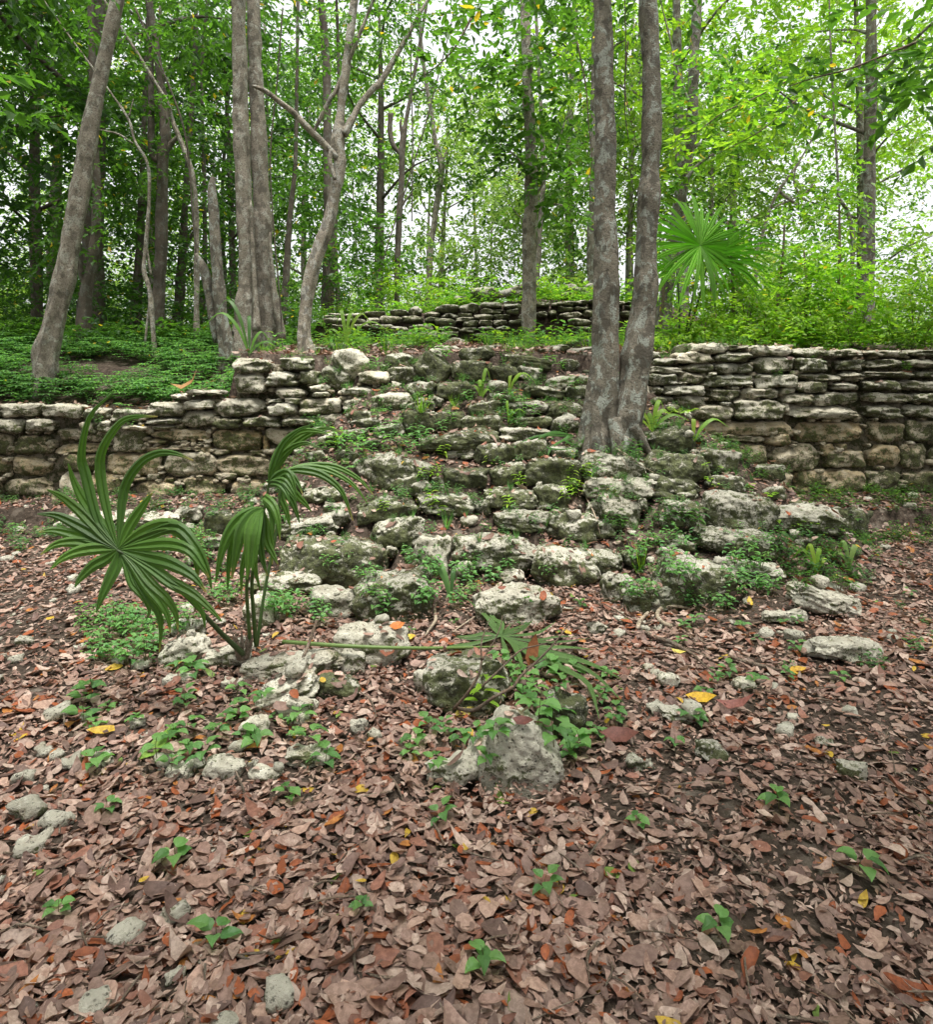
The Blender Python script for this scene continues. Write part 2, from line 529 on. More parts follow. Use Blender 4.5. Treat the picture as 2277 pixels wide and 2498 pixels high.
# ------------------------------------------------------------------ the retaining walls: each a thing, each stone a part
def wall(name, label, base, rows, recess_rows, fill=None):
    w = empty(name, base)
    tag(w, label, 'wall')
    boxes_ = []
    def one(u0, v0, u1, v1, front, ochre, moss, dep):
        Y = front
        W, Hh = (u1 - u0) / FPX * Y, (v1 - v0) / FPX * Y
        c = at((u0 + u1) / 2, (v0 + v1) / 2, Y)
        d = dep
        c[1] = front + d / 2
        n = int(np.clip((u1 - u0) / 6, 6, 20))
        boxes_.append((c, W, Hh))
        k = random.choice('bppr')
        put_stone('stone', c, W * 1.04, d, Hh * 1.12, k, moss, ochre, random.uniform(1.0, 1.28), random.uniform(-3, 3), random.uniform(-4, 4), n, w, chips=3)
    for crop, boxes in rows:
        for (a, b, c, d) in boxes:
            u0, v0 = px(crop, a, b); u1, v1 = px(crop, c, d)
            one(u0, v0, u1, v1, random.uniform(7.83, 7.90), random.uniform(0.0, 0.35), random.uniform(0.0, 0.36), 0.42)
    for crop, boxes in recess_rows:
        for (a, b, c, d) in boxes:
            u0, v0 = px(crop, a, b); u1, v1 = px(crop, c, d)
            small = (u1 - u0) < 45
            one(u0, v0, u1, v1, random.uniform(7.92, 7.96) if not small else 7.97, random.uniform(0.45, 1.0), random.uniform(0.0, 0.36), 0.34 if not small else 0.2)
    for (u0, v0, u1, v1, rec) in fill or ():
        one(u0, v0, u1, v1, 7.95 if rec else random.uniform(7.83, 7.90), random.uniform(0.5, 1.0) if rec else 0.2, random.uniform(0.1, 0.5), 0.38)
    # small stones and crumbled mortar that pack the joints
    V, F, b = [], [], 0
    r = random.Random(len(boxes_))
    for i in range(170):
        c, W, Hh = r.choice(boxes_)
        s = r.uniform(.035, .075)
        e = r.choice([(-1, r.uniform(-1, 1)), (1, r.uniform(-1, 1)), (r.uniform(-1, 1), -1), (r.uniform(-1, 1), -1)])
        p = np.array([c[0] + e[0] * W / 2, r.uniform(8.0, 8.06), c[2] + e[1] * Hh / 2])
        S, f = stone_mesh(s * 1.5, .16, s, r.choice('bpr'), 3000 + i, 4)
        V.append(S + p); F.append(f + b); b += len(S)
    o = mk('joint_packing', np.concatenate(V), np.concatenate(F), None, M_STONE, w)
    o.color = (.0, .5, 1.05, 1); o['kind'] = 'stuff'
    # the earth and mortar core that shows in the joints
    xs = np.arange(min(c[0] - W / 2 for c, W, q in boxes_) + .03, max(c[0] + W / 2 for c, W, q in boxes_) - .03, .06)
    top = []
    for x in xs:
        tt = [c[2] + q / 2 for c, W, q in boxes_ if abs(x - c[0]) < W / 2 + .04]
        top.append((max(tt) if tt else .5) - .07)
    top = np.minimum(np.array(top), np.minimum(np.roll(top, 1), np.roll(top, -1)))
    nz = 26
    T = np.linspace(0, 1, nz)[:, None]
    Zc = .02 * (1 - T) + top[None, :] * T
    Xc = np.repeat(xs[None, :], nz, 0)
    Yc = 8.075 + .03 * vnoise(np.stack([Xc.ravel() * 9, Zc.ravel() * 9, Xc.ravel() * 0], 1), 5).reshape(Xc.shape)
    front = np.stack([Xc, Yc, Zc], -1).reshape(-1, 3)
    back = front + np.array([0, .12, 0])
    idx = np.arange(len(front)).reshape(nz, len(xs))
    q = np.stack([idx[:-1, :-1], idx[:-1, 1:], idx[1:, 1:], idx[1:, :-1]], -1).reshape(-1, 4)
    tq = np.stack([idx[-1, :-1], idx[-1, 1:], idx[-1, 1:] + len(front), idx[-1, :-1] + len(front)], -1)
    o = mk('mortar_core', np.concatenate([front, back]), np.concatenate([q, q[:, ::-1] + len(front), tq]), None, M_STONE, w)
    o.color = (.15, .6, .5, 1)
    return w

L_UP = [(1040, 150, 1310, 262), (1065, 258, 1280, 390), (1280, 245, 1505, 350), (1370, 145, 1600, 235), (1510, 235, 1640, 330), (1310, 345, 1560, 430), (1300, 430, 1410, 465), (1410, 425, 1530, 470),
        (1585, 335, 1710, 390), (1600, 385, 1720, 425), (205, 510, 430, 610), (435, 460, 710, 560), (710, 440, 915, 510), (920, 432, 1285, 565), (1285, 460, 1500, 560), (1515, 430, 1815, 545), (735, 370, 965, 410),
        (620, 395, 730, 440), (0, 500, 130, 585), (0, 595, 100, 690), (100, 590, 220, 670), (430, 565, 690, 620), (660, 515, 935, 630), (905, 570, 1110, 640), (1105, 555, 1390, 635), (1390, 560, 1630, 625),
        (1625, 535, 1838, 660), (265, 610, 470, 660), (470, 615, 660, 650)]
L_UP4 = [(190, 240, 420, 332), (75, 345, 330, 428), (335, 335, 540, 388), (90, 430, 310, 518), (-10, 430, 90, 525)]
L_LOW = [(-200, 640, 200, 735), (210, 640, 470, 800), (480, 640, 900, 735), (900, 640, 1265, 795), (1290, 640, 1590, 760), (1595, 665, 1800, 800), (380, 715, 460, 750), (460, 710, 600, 752), (690, 728, 755, 750), (760, 708, 815, 748),
         (820, 700, 900, 725), (820, 728, 880, 760), (600, 755, 840, 798), (455, 750, 600, 805), (375, 768, 460, 812), (825, 765, 920, 815), (920, 780, 1040, 825), (1185, 785, 1280, 825), (1460, 760, 1590, 835), (1330, 780, 1460, 815),
         (-200, 740, 170, 818), (-120, 820, 140, 940), (160, 810, 570, 972), (580, 805, 955, 980), (950, 820, 1340, 972), (1340, 830, 1680, 940), (1710, 800, 1960, 905), (30, 955, 300, 1130), (340, 1005, 700, 1130),
         (715, 980, 995, 1105), (1040, 990, 1290, 1100), (1480, 975, 1660, 1080), (1300, 985, 1470, 1090), (220, 960, 300, 992), (350, 975, 460, 1010), (460, 950, 575, 1000), (585, 975, 660, 1010), (660, 985, 730, 1016),
         (920, 945, 1085, 1005), (1120, 975, 1170, 1000), (1268, 690, 1310, 795), (1680, 940, 1850, 1050), (-150, 950, 20, 1120)]
fillL = []
for (v0, v1, rec) in ((985, 1020, 0), (1022, 1058, 0), (1060, 1110, 1), (1112, 1165, 1), (1168, 1215, 1)):
    u = 120 if v0 > 1000 else 185
    while u > -90:
        wd = random.uniform(70, 130)
        fillL.append((u - wd, v0 + random.uniform(0, 4), u, v1, rec)); u -= wd + 2
wall('dry_stone_wall', 'retaining wall of grey and ochre stones behind the fan palm sapling, herbs growing along its top', (-3.4, 8.1, 0.2), [(3, L_UP), (4, L_UP4)], [(3, L_LOW)], fillL)

R_UP = [(720, 45, 980, 120), (980, 55, 1115, 102), (1130, 62, 1420, 140), (1405, 80, 1612, 152), (1615, 85, 1900, 152), (610, 105, 862, 190), (880, 100, 1130, 182), (460, 150, 615, 212), (440, 208, 660, 262),
        (665, 190, 880, 252), (885, 180, 1155, 262), (1155, 145, 1435, 257), (1440, 155, 1692, 252), (1710, 160, 1930, 237), (425, 262, 620, 347), (625, 252, 805, 332), (800, 262, 1150, 352), (1160, 258, 1460, 360),
        (1470, 252, 1757, 318), (1755, 240, 1900, 295), (818, 245, 890, 280), (390, 340, 432, 412), (520, 335, 825, 412), (435, 348, 522, 412), (820, 360, 1050, 457), (1050, 358, 1335, 437), (1450, 315, 1697, 397),
        (1700, 320, 1880, 377), (970, 335, 1055, 375), (1335, 358, 1440, 400), (610, 306, 690, 336), (395, 415, 592, 502), (600, 412, 825, 497), (1350, 392, 1590, 470), (1540, 388, 1880, 482), (550, 512, 720, 592),
        (715, 475, 1000, 587), (1010, 440, 1357, 582), (1360, 475, 1900, 582), (915, 455, 985, 490), (1345, 455, 1400, 530), (400, 500, 545, 590)]
R_LOW = [(640, 590, 1410, 692), (1430, 590, 1900, 742), (905, 680, 1215, 742), (1222, 670, 1430, 757), (720, 690, 860, 747), (862, 702, 930, 752), (1270, 645, 1425, 682), (950, 745, 1252, 937), (1262, 742, 1617, 942),
         (1607, 745, 1702, 827), (1637, 790, 1930, 912), (1708, 740, 1800, 786), (985, 932, 1430, 1110), (1420, 925, 1690, 1105), (1640, 930, 1930, 1095), (1160, 925, 1250, 946), (1240, 905, 1292, 932), (1620, 570, 1700, 592), (1700, 560, 1770, 582),
         (800, 745, 950, 930), (700, 930, 985, 1100)]
fillR = []
for (v0, v1, rec) in ((852, 873, 0), (876, 902, 0), (905, 926, 0), (928, 955, 0), (958, 986, 0), (990, 1024, 0), (1028, 1082, 1), (1086, 1145, 1), (1150, 1208, 1)):
    u = 2122
    while u < 2380:
        wd = random.uniform(70, 120)
        fillR.append((u, v0, u + wd, v1 - random.uniform(0, 3), rec)); u += wd + 2
wall('dry_stone_wall', 'tall even retaining wall of flat coursed stones over ochre base blocks, bright thicket along its top', (3.4, 8.1, 0.2), [(5, R_UP)], [(5, R_LOW)], fillR)

# the low far wall on the upper platform, from the picture's own courses
bw = empty('dry_stone_wall', (0.2, 13.1, 2.3))
tag(bw, 'low far wall of small stones along the edge of the upper platform behind the pale trunk', 'wall')
T_BOX = [(65, 182, 168, 207), (168, 180, 272, 210), (277, 172, 390, 204), (416, 160, 514, 196), (514, 146, 588, 192), (600, 174, 690, 205), (655, 138, 786, 184), (788, 130, 905, 184), (905, 122, 1020, 156), (1030, 128, 1125, 160),
         (1200, 122, 1280, 148), (1285, 118, 1400, 146), (1402, 110, 1482, 140), (1482, 110, 1530, 130), (60, 207, 170, 246), (172, 208, 280, 240), (284, 206, 355, 242), (358, 198, 480, 236), (482, 196, 596, 234), (602, 204, 690, 230),
         (692, 182, 785, 210), (788, 182, 862, 206), (905, 158, 1035, 188), (1040, 160, 1105, 188), (1200, 170, 1265, 206), (1268, 166, 1318, 206), (1330, 176, 1450, 210), (1455, 160, 1527, 202), (1405, 145, 1490, 166), (1320, 146, 1402, 174),
         (190, 240, 312, 274), (315, 240, 440, 272), (420, 254, 508, 290), (515, 240, 650, 280), (662, 208, 770, 256), (772, 200, 868, 234), (872, 188, 968, 222), (972, 190, 1070, 216), (812, 222, 890, 258), (893, 216, 970, 250), (972, 216, 1050, 248),
         (1385, 212, 1492, 250), (1500, 200, 1560, 222), (1650, 168, 1730, 204), (1645, 118, 1680, 140), (1680, 118, 1735, 134), (1690, 136, 1735, 158), (680, 250, 790, 282), (690, 280, 782, 308), (790, 260, 885, 290), (890, 252, 985, 282), (988, 250, 1060, 276),
         (1400, 254, 1490, 276), (610, 278, 690, 315), (440, 286, 560, 318), (560, 282, 620, 312), (860, 288, 960, 312), (100, 246, 190, 276), (1110, 190, 1200, 220), (1060, 216, 1150, 250), (1530, 124, 1650, 150), (1530, 152, 1650, 180), (1530, 182, 1650, 210)]
for (a, b, c, d) in T_BOX:
    u0, v0 = px('T', a, b); u1, v1 = px('T', c, d)
    Y = 13.0 - max(0.0, (d - 205)) / 110 * 1.1
    W, Hh = (u1 - u0) / FPX * Y, (v1 - v0) / FPX * Y
    c3 = at((u0 + u1) / 2, (v0 + v1) / 2, Y); c3[1] = Y + 0.2
    put_stone('stone', c3, W * 1.05, 0.45, Hh * 1.12, random.choice('bpr'), random.uniform(0.2, 0.6), random.uniform(0, .3), random.uniform(0.85, 1.05), random.uniform(-3, 3), random.uniform(-6, 6), 7, bw)

# ------------------------------------------------------------------ every fallen or stepped stone of the collapsed stair
ST = [
 # crop, box, kind, moss, roll, label
 (4, 30, 85, 278, 262, 'r', .12, -28, 'large pale rounded boulder tipped on the upper edge beside the leaning whitish tree'),
 (4, -55, 215, 165, 362, 'p', .35, -14, 'tilted blocky stone just below the pale tipped boulder'),
 (4, 395, 120, 587, 220, 'p', .55, 4, 'dark-spotted squarish stone topping two stacked stones under the upper herbs'),
 (4, 425, 216, 667, 312, 'b', .35, 2, 'evenly squared grey stone with hanging rootlets, under a dark-spotted one'),
 (4, 590, 110, 860, 312, 'l', .7, -42, 'long mossy slab lying diagonally downhill between the upper blocks'),
 (4, 858, 168, 1122, 312, 'b', .75, 0, 'largest dark mossy block in the top row of the stair'),
 (4, 1120, 198, 1312, 306, 'b', .8, 0, 'dark squared stone wedged under the long tilted capping slab'),
 (4, 1205, 126, 1530, 238, 'l', .7, -9, 'long capping slab tilting down to the right at the top of the stair'),
 (4, 1300, 210, 1475, 300, 'p', .3, -6, 'small tan stone under the low end of the long capping slab'),
 (4, 915, 72, 1142, 168, 'p', .6, 6, 'mossy stone half under herbs above the largest top-row block'),
 (4, 692, 86, 792, 148, 'r', .2, 0, 'small pale stone peeping from the herbs on the top edge'),
 (4, 360, 195, 435, 238, 'r', .6, 0, 'small round stone packed beside the dark-spotted squarish stone'),
 (4, 1610, 155, 1735, 235, 'w', .4, 10, 'small upright stone among yellow-green herbs beside the twin-trunk tree'),
 (4, 1470, 62, 1660, 118, 'l', .5, 12, 'thin slab poking from the upper herbs behind the twin-trunk tree'),
 (4, 553, 313, 752, 410, 'p', .4, 0, 'smooth grey cobble-shaped block with a mossy base in the second row'),
 (4, 752, 313, 1012, 432, 'p', .7, 3, 'rough mossy block with rootlets beside the tuft of strap leaves'),
 (4, 440, 313, 505, 352, 'w', .1, 0, 'tiny pale wedge stone standing on a thin flat stone'),
 (4, 310, 388, 578, 502, 'p', .2, 6, 'pale slanting flat-topped stone with little herbs at its foot'),
 (4, 545, 440, 735, 535, 'r', .5, 12, 'rounded yellow-mossed stone covered by grass wisps'),
 (4, 700, 412, 800, 492, 'p', .4, -20, 'small grey stone leaning behind the grass wisps'),
 (4, 1372, 338, 1642, 428, 'b', .65, -8, 'dark ribbed block below a pale slab near the twin-trunk tree'),
 (4, 1512, 278, 1702, 352, 'l', .15, 4, 'pale flat slab covered with crumbs of litter, uphill of the twin-trunk tree'),
 (4, 1680, 262, 1808, 348, 'w', .45, 10, 'peaked grey stone touching the taller trunk of the twin tree'),
 (4, 1640, 345, 1790, 425, 'p', .5, 0, 'flat stone half buried beside the roots of the twin-trunk tree'),
 (4, 1105, 310, 1240, 395, 'p', .3, 0, 'smooth grey stone behind the strap-leaf tufts in the second row'),
 (4, 1105, 398, 1295, 492, 'p', .6, -12, 'stone with a grey-green crust sloping away below the strap-leaf tufts'),
 (4, 962, 448, 1188, 558, 'b', .6, 7, 'angular mossy block with a square end at mid stair'),
 (4, 1252, 443, 1512, 538, 'p', .3, 6, 'pale lens-shaped stone at mid stair, herbs along its lower edge'),
 (4, 1520, 450, 1762, 562, 'r', .6, 5, 'rounded mossy stone resting against the twin-trunk tree'),
 (4, 520, 515, 765, 650, 'p', .75, -3, 'broad crusty dark stone under dead grass at mid stair'),
 (4, 745, 525, 935, 640, 'p', .75, 0, 'dark mossy stone with small herbs, between two broader stones'),
 (4, 912, 543, 1202, 650, 'p', .65, 3, 'flat-topped grey stone lying on the long mossy beam-like stone'),
 (4, 1550, 538, 1728, 672, 'r', .3, 38, 'oval grey stone tilted up on edge beside the twin trunk base'),
 (4, 1298, 552, 1545, 618, 'l', .6, 0, 'thin slab buried in litter above the pale smooth beam-like stone'),
 (4, 128, 513, 295, 602, 'p', .55, 6, 'mossy stone at the left edge where the stair meets the wall'),
 (4, 168, 563, 362, 642, 'r', .55, 10, 'yellow-mossed rounded stone under a palmate herb at the left edge'),
 (4, 105, 638, 268, 718, 'p', .5, 6, 'small mossy block below the yellow-mossed rounded stone'),
 (4, 320, 600, 530, 690, 'p', .35, 12, 'weathered stone half hidden by fallen twigs on the left slope'),
 (4, 655, 632, 1178, 792, 'b', .7, 9, 'very long mossy beam-like stone rising to the right at mid stair'),
 (4, 1195, 625, 1515, 718, 'b', .25, -2, 'pale smooth beam-like stone with one dark moss patch'),
 (4, 830, 750, 1028, 832, 'l', .1, 12, 'thin smooth grey stone slipped under the long mossy beam-like stone'),
 (4, 920, 812, 1015, 850, 'r', .3, 0, 'pebble-sized stone in the hollow under the beam-like stone'),
 (4, 1022, 733, 1284, 882, 'p', .6, -4, 'squat pitted block at the middle of the stair, moss on its lower half'),
 (4, 1280, 713, 1510, 852, 'p', .5, 8, 'block under the dark looping leaves at mid stair'),
 (4, 188, 815, 420, 985, 'p', .25, 12, 'pale stone with grass roots, against the big overhanging boulder'),
 (4, 320, 808, 705, 1040, 'p', .45, -10, 'big pitted boulder overhanging a smaller cube of stone'),
 (4, 468, 963, 632, 1087, 'b', .45, 6, 'small cube of stone propping the big pitted boulder'),
 (4, 588, 985, 718, 1112, 'w', .35, 40, 'narrow stone leaning at a slant beside the small cube'),
 (4, 718, 970, 808, 1048, 'p', .5, 0, 'small mossy stone filling the gap beside the slanting narrow stone'),
 (4, 805, 903, 1112, 1032, 'b', .7, 0, 'broad dark block with leaf litter heaped on top'),
 (4, 1126, 868, 1368, 1006, 'p', .55, 14, 'tapering mossy stone rising toward the square-faced mottled block'),
 (4, 1362, 830, 1724, 1022, 'b', .6, -2, 'square-faced block heavily mottled black and white, a strap leaf hanging over it'),
 (4, 1430, 1020, 1655, 1188, 'b', .5, 2, 'lower block carrying the square-faced mottled one'),
 (4, 222, 1102, 602, 1262, 'b', .65, 5, 'long dark mossy step stone with litter on top, below the big pitted boulder'),
 (4, 635, 1078, 992, 1222, 'l', .4, -3, 'layered flat step stone with a yellow leaf lying on it'),
 (4, 1090, 1038, 1434, 1172, 'l', .65, -3, 'dark step stone with a rippled crust at the centre of the stair'),
 (4, 1008, 1130, 1124, 1226, 'p', .35, 10, 'small greenish stone between two step stones'),
 (4, 918, 1228, 1038, 1317, 'w', .02, 22, 'small smooth grey wedge lying alone on the litter of a step'),
 (4, 1160, 1193, 1518, 1334, 'l', .4, -3, 'pale layered step stone directly uphill of the widest layered slab'),
 (4, 1530, 1208, 1850, 1402, 'b', .5, -4, 'thick mottled step stone at the end of a course, litter above it'),
 (4, 306, 1238, 662, 1445, 'p', .45, 6, 'pale humped boulder with a bright moss patch on its face'),
 (4, -40, 1195, 152, 1312, 'p', .2, 14, 'pale low stone under the drooping fronds on the left slope'),
 (4, -300, 1230, 60, 1400, 'l', .3, 12, 'long pale slab sloping up behind the drooping palm frond'),
 (3, 1560, 1035, 1838, 1135, 'l', .6, 3, 'flat layered slab near the wall foot, crossed by the arching palm leaflets'),
 (3, 1700, 1145, 1850, 1215, 'p', .3, 0, 'squarish grey stone under the flat layered slab'),
 (0, 687, 1303, 935, 1426, 'b', .62, -3, 'biggest stone of the lowest step, pale on top and black-mossed in front'),
 (7, 590, -5, 852, 275, 'b', .12, -12, 'pale upright block with one round hole'),
 (7, 868, -5, 1412, 220, 'l', .4, -2, 'widest layered slab on the lowest step, hollow dark gap beneath'),
 (7, 1418, 82, 1850, 340, 'p', .42, -5, 'thick pale block at the right end of the lowest step'),
 (7, 203, 248, 712, 588, 'b', .45, 10, 'big block slanting out of the foot of the stair with red leaves on top'),
 (7, -105, 368, 215, 562, 'p', .15, -3, 'low pale stone beside the big slanting block'),
 (7, 1028, 343, 1592, 612, 'p', .22, -6, 'oblong pitted boulder lying alone on the litter at the foot of the stair'),
 (7, 1155, 238, 1350, 345, 'r', .1, 0, 'smooth grey stone in the shade under the layered slab'),
 (7, 880, 185, 1005, 320, 'p', .15, 0, 'small upright stone under the layered slab, among seedlings'),
 (7, 400, 90, 480, 160, 'p', .2, 0, 'small stone in the gap beside the pale upright block'),
 (7, 65, 598, 550, 885, 'w', .12, -8, 'smooth pale wedge-shaped boulder crossed by the fallen frond stalk'),
 (7, 70, 800, 255, 965, 'p', .2, -10, 'crumbly stone at the end of the loaf-shaped block'),
 (6, 1172, 798, 1812, 1005, 'p', .06, 4, 'loaf-shaped smooth grey block at the foot of the palm sapling'),
 (7, 698, 822, 1232, 1215, 'b', .5, 6, 'large squared block with a pale top and dark face behind the yellow-green seedling'),
 (7, 598, 925, 725, 1075, 'p', .1, 12, 'pale lumpy stone against the side of the large squared block'),
 (7, 1462, 1078, 1775, 1375, 'p', .55, -12, 'dark crusted boulder beside the heart-leaved creepers'),
 (7, 938, 1208, 1592, 1720, 't', .04, 0, 'biggest pale pitted boulder in the leaf litter, peaked on top'),
 (7, 690, 1518, 1055, 1720, 'p', .06, 8, 'pale spongy boulder beside the peaked pitted one'),
 (7, 158, 1268, 272, 1385, 'r', -.1, 0, 'larger of two small white stones lying together on the litter'),
 (7, 268, 1348, 372, 1428, 'r', -.1, 10, 'smaller of two small white stones lying together on the litter'),
 (6, 1648, 962, 1945, 1135, 'p', .75, -10, 'dark green mossy stone beside the pale broken slab'),
 (6, 1252, 955, 1655, 1190, 'l', .04, 24, 'pale broken slab slanting under a dead stick'),
 (6, 1382, 1115, 1632, 1265, 'p', .08, 0, 'greenish-grey flat-faced stone at the low end of the broken slab'),
 (6, 1488, 1222, 1595, 1315, 'w', -.1, 0, 'small pointed white stone below the greenish-grey stone'),
 (6, 1115, 1248, 1310, 1400, 'p', .02, 18, 'pale stone half buried in litter beside broad-leaved seedlings'),
 (6, 1445, 1438, 1745, 1600, 'p', .08, 8, 'pale rough stone with a seedling in front, among brown leaves'),
 (6, 535, 1498, 695, 1630, 'p', .05, 10, 'white angular stone near the bright green fallen leaf'),
 (6, 885, 1518, 1145, 1690, 'p', .1, -8, 'white pitted stone in a cluster of rubble'),
 (6, 600, 1568, 790, 1690, 'p', .1, 6, 'low pale stone in the rubble below the white angular stone'),
 (6, 750, 1540, 880, 1660, 'p', .3, 0, 'greenish rubble stone between two white ones'),
 (6, 88, 1508, 245, 1630, 'r', .12, 8, 'lone pale stone in the litter near the left side, seedlings below it'),
 (6, 1185, 1600, 1400, 1700, 'p', .06, 0, 'flat white stone just showing above the litter beside the white pitted one'),
 (6, 885, 738, 1195, 920, 'p', .08, 12, 'grey stone touching the base of the palm stalks'),
 (6, 575, 688, 895, 905, 'l', .06, 30, 'pale slab sloping down through the litter behind the palm stalk'),
 (6, 638, 588, 865, 725, 'p', .3, 5, 'rough stone behind the sloping slab, below the drooping leaflets'),
 (6, 370, 873, 495, 935, 'p', .02, 8, 'small white stone alone on the litter near low green seedlings'),
 (6, 1215, 240, 1690, 405, 'p', .4, 6, 'mossy flat stone in front of the biggest lowest-step stone'),
 (6, 1150, 415, 1365, 645, 'p', .12, 20, 'pale leaning stone behind the palm stems'),
 (6, 1000, 990, 1135, 1065, 'r', .05, 0, 'pale stone top barely showing through litter by the loaf-shaped block'),
 (5, -55, 788, 372, 1008, 'p', .3, -12, 'wide pale slab tilted toward the twin trunk and strewn with dry straw'),
 (5, -30, 965, 408, 1132, 'p', .25, -4, 'smooth grey stone carrying the straw-strewn slab'),
 (5, -15, 1083, 338, 1304, 'b', .25, -10, 'smooth-faced grey block under the pair of stacked slabs'),
 (5, 330, 1110, 395, 1200, 'p', .5, 0, 'narrow dark stone at the side of the smooth-faced grey block'),
 (5, 398, 798, 818, 998, 'p', .65, -3, 'rounded black-and-white mossy block below the twin-trunk tree'),
 (5, 418, 955, 722, 1082, 'p', .75, -6, 'dark stone under the rounded black-and-white block'),
 (5, 338, 618, 708, 798, 'b', .7, 10, 'peaked dark mossy block beside the roots of the twin-trunk tree'),
 (5, 745, 778, 1003, 932, 'p', .35, -8, 'grey cracked stone against the ochre base of the tall wall'),
 (5, 805, 955, 1054, 1064, 'b', .5, 0, 'mossy stone with fern sprigs at the foot of the tall wall'),
 (5, 488, 1130, 803, 1315, 'r', .45, 0, 'round-topped crusted boulder with seedlings along its foot'),
 (5, 775, 1056, 1243, 1335, 'p', .3, -14, 'largest grey boulder on the right side of the stair, tipped over a thin slab'),
 (5, 985, 1245, 1170, 1335, 'l', .3, -18, 'thin slab under the largest grey boulder'),
 (5, 598, 1062, 745, 1125, 'l', .55, 8, 'small flat mossy stone above the round-topped boulder'),
 (5, 440, 1070, 590, 1150, 'p', .65, -8, 'dark crumbly stone between the grey block and the flat mossy one'),
 (5, 1238, 1158, 1692, 1345, 'b', .32, -3, 'long weathered kerb stone along the foot of the tall wall'),
 (5, 1695, 1180, 1920, 1400, 'b', .6, 0, 'dark kerb stone with a mossy front beyond the long weathered one'),
 (5, 740, 1308, 1285, 1490, 'p', .4, -3, 'wide flat-topped boulder buried by seedlings on the right slope'),
 (5, -110, 1255, 150, 1390, 'p', .4, -6, 'low mottled stone with a root lying across it'),
 (8, 450, 138, 975, 505, 'p', .4, -18, 'large sloping slab half buried in litter, bright moss at its top'),
 (8, 75, 265, 300, 462, 'w', .35, 25, 'slanting stone beside the flat-topped small block on the litter'),
 (8, 238, 368, 570, 540, 'b', .4, 4, 'flat-topped small block at the edge of the litter on the right side'),
 (8, 925, 178, 1315, 355, 'p', .35, -8, 'boulder behind broad leaves on the right slope'),
 (8, 1368, 338, 1850, 570, 'l', .12, -26, 'long pale slab dipping toward the right through low green plants'),
 (8, 1535, 320, 1725, 450, 'p', .2, -8, 'greyish stone above the long dipping slab'),
 (8, 1195, 525, 1485, 620, 'p', .08, 2, 'low flat pale stone surfacing in the litter below the dipping slab'),
 (8, 1500, 695, 2000, 890, 'p', .1, -6, 'broad pale yellowish boulder in the litter at the right side'),
 (8, 475, 1188, 785, 1305, 'p', .3, -12, 'crumbly white-edged stone beside the big yellow leaf'),
 (8, 733, 1412, 940, 1570, 'r', .45, -14, 'small green-mossed stone alone on the litter'),
 (8, 245, 1525, 372, 1650, 'p', .25, 8, 'white pitted cobble at the lower edge of the litter, taller of a pair'),
 (8, 375, 1555, 455, 1645, 'r', .1, 0, 'white cobble, shorter of a pair in the litter'),
 (8, 1358, 1245, 1440, 1295, 'p', -.05, 0, 'tiny grey stone beside a dark upturned leaf'),
 (8, 1555, 1408, 1668, 1470, 'p', .3, 0, 'small greenish stone deep in the litter on the right side'),
 (8, 1715, 1555, 1900, 1700, 'p', .2, 0, 'pale stone with green lichen at the far lower corner of the litter'),
 (8, -20, 605, 112, 700, 'p', .2, 0, 'small rough stone in the litter downhill of the oblong pitted boulder'),
 (8, -60, 105, 215, 250, 'p', .5, -4, 'dark low stone covered by seedlings beyond the thick pale block'),
 (8, 365, 900, 440, 950, 'p', -.05, 0, 'small white limestone lump near the forked fallen branch'),
 (8, 470, 960, 610, 1060, 'p', .05, -16, 'second white limestone lump, broader, near the forked fallen branch'),
 (8, 990, 990, 1130, 1085, 'p', .05, 8, 'pale lump of limestone under a broad green leaf at the branch end'),
 (3, -80, 1200, 330, 1345, 'b', .12, 2, 'long pale kerb stone behind the big palm leaf'),
 (3, 320, 1202, 695, 1340, 'b', .3, 3, 'pale kerb stone with a mossy end at the foot of the ochre wall'),
 (3, 678, 1168, 862, 1280, 'p', .2, 8, 'rounded pale kerb stone raised above its neighbours'),
 (3, 885, 1198, 1092, 1348, 'p', .7, 0, 'dark mossy kerb stone at the end of its row'),
 (3, 700, 1290, 800, 1345, 'p', .4, 0, 'small dark stone under the raised kerb stone'),
 (3, 880, 1365, 1090, 1450, 'p', .2, 4, 'flat pale stone below the dark mossy kerb stone'),
]
for s in ST:
    c, x0, y0, x1, y1, kind, moss, roll, label = s
    oc = 0.0
    loose_stone(c, x0, y0, x1, y1, kind, moss, roll, label, ochre=0.12 if moss < .3 else 0.05, cat='boulder' if 'boulder' in label else 'stone')

# smaller stones wedged between the big ones
def wedge_stones():
    r = random.Random(11)
    done = 0
    for _ in range(4000):
        if done >= 48: break
        y = r.uniform(5.3, 8.25); x = r.uniform(-1.9, 3.2)
        m = min(0.55 * (y - 5.12), 1.2 * (x + 2.35), 1.05 * (3.55 - x))
        if m < 0.12: continue
        w = r.choice([.16, .2, .24, .3]) * r.uniform(.85, 1.15)
        d, h = w * r.uniform(.6, .85), w * r.uniform(.5, .75)
        if any(abs(x - c[0]) < (w + cw) / 2 * .86 and -(cd + d) / 2 * .9 < y - c[1] < (cd + d) / 2 * .6 for c, cw, cd, ch in CARVE): continue
        z = h1(x, y) + h * .10
        o = put_stone('stone', (x, y, z), w, d, h, r.choice('bpprl'), r.uniform(.1, .7), .05, r.uniform(.9, 1.05), r.uniform(-12, 12), r.uniform(-15, 15), 8)
        tag(o, 'small weathered stone wedged in the soil between larger blocks of the ruined stair', 'stone', 'small stones wedged in the stair')
        done += 1
wedge_stones()
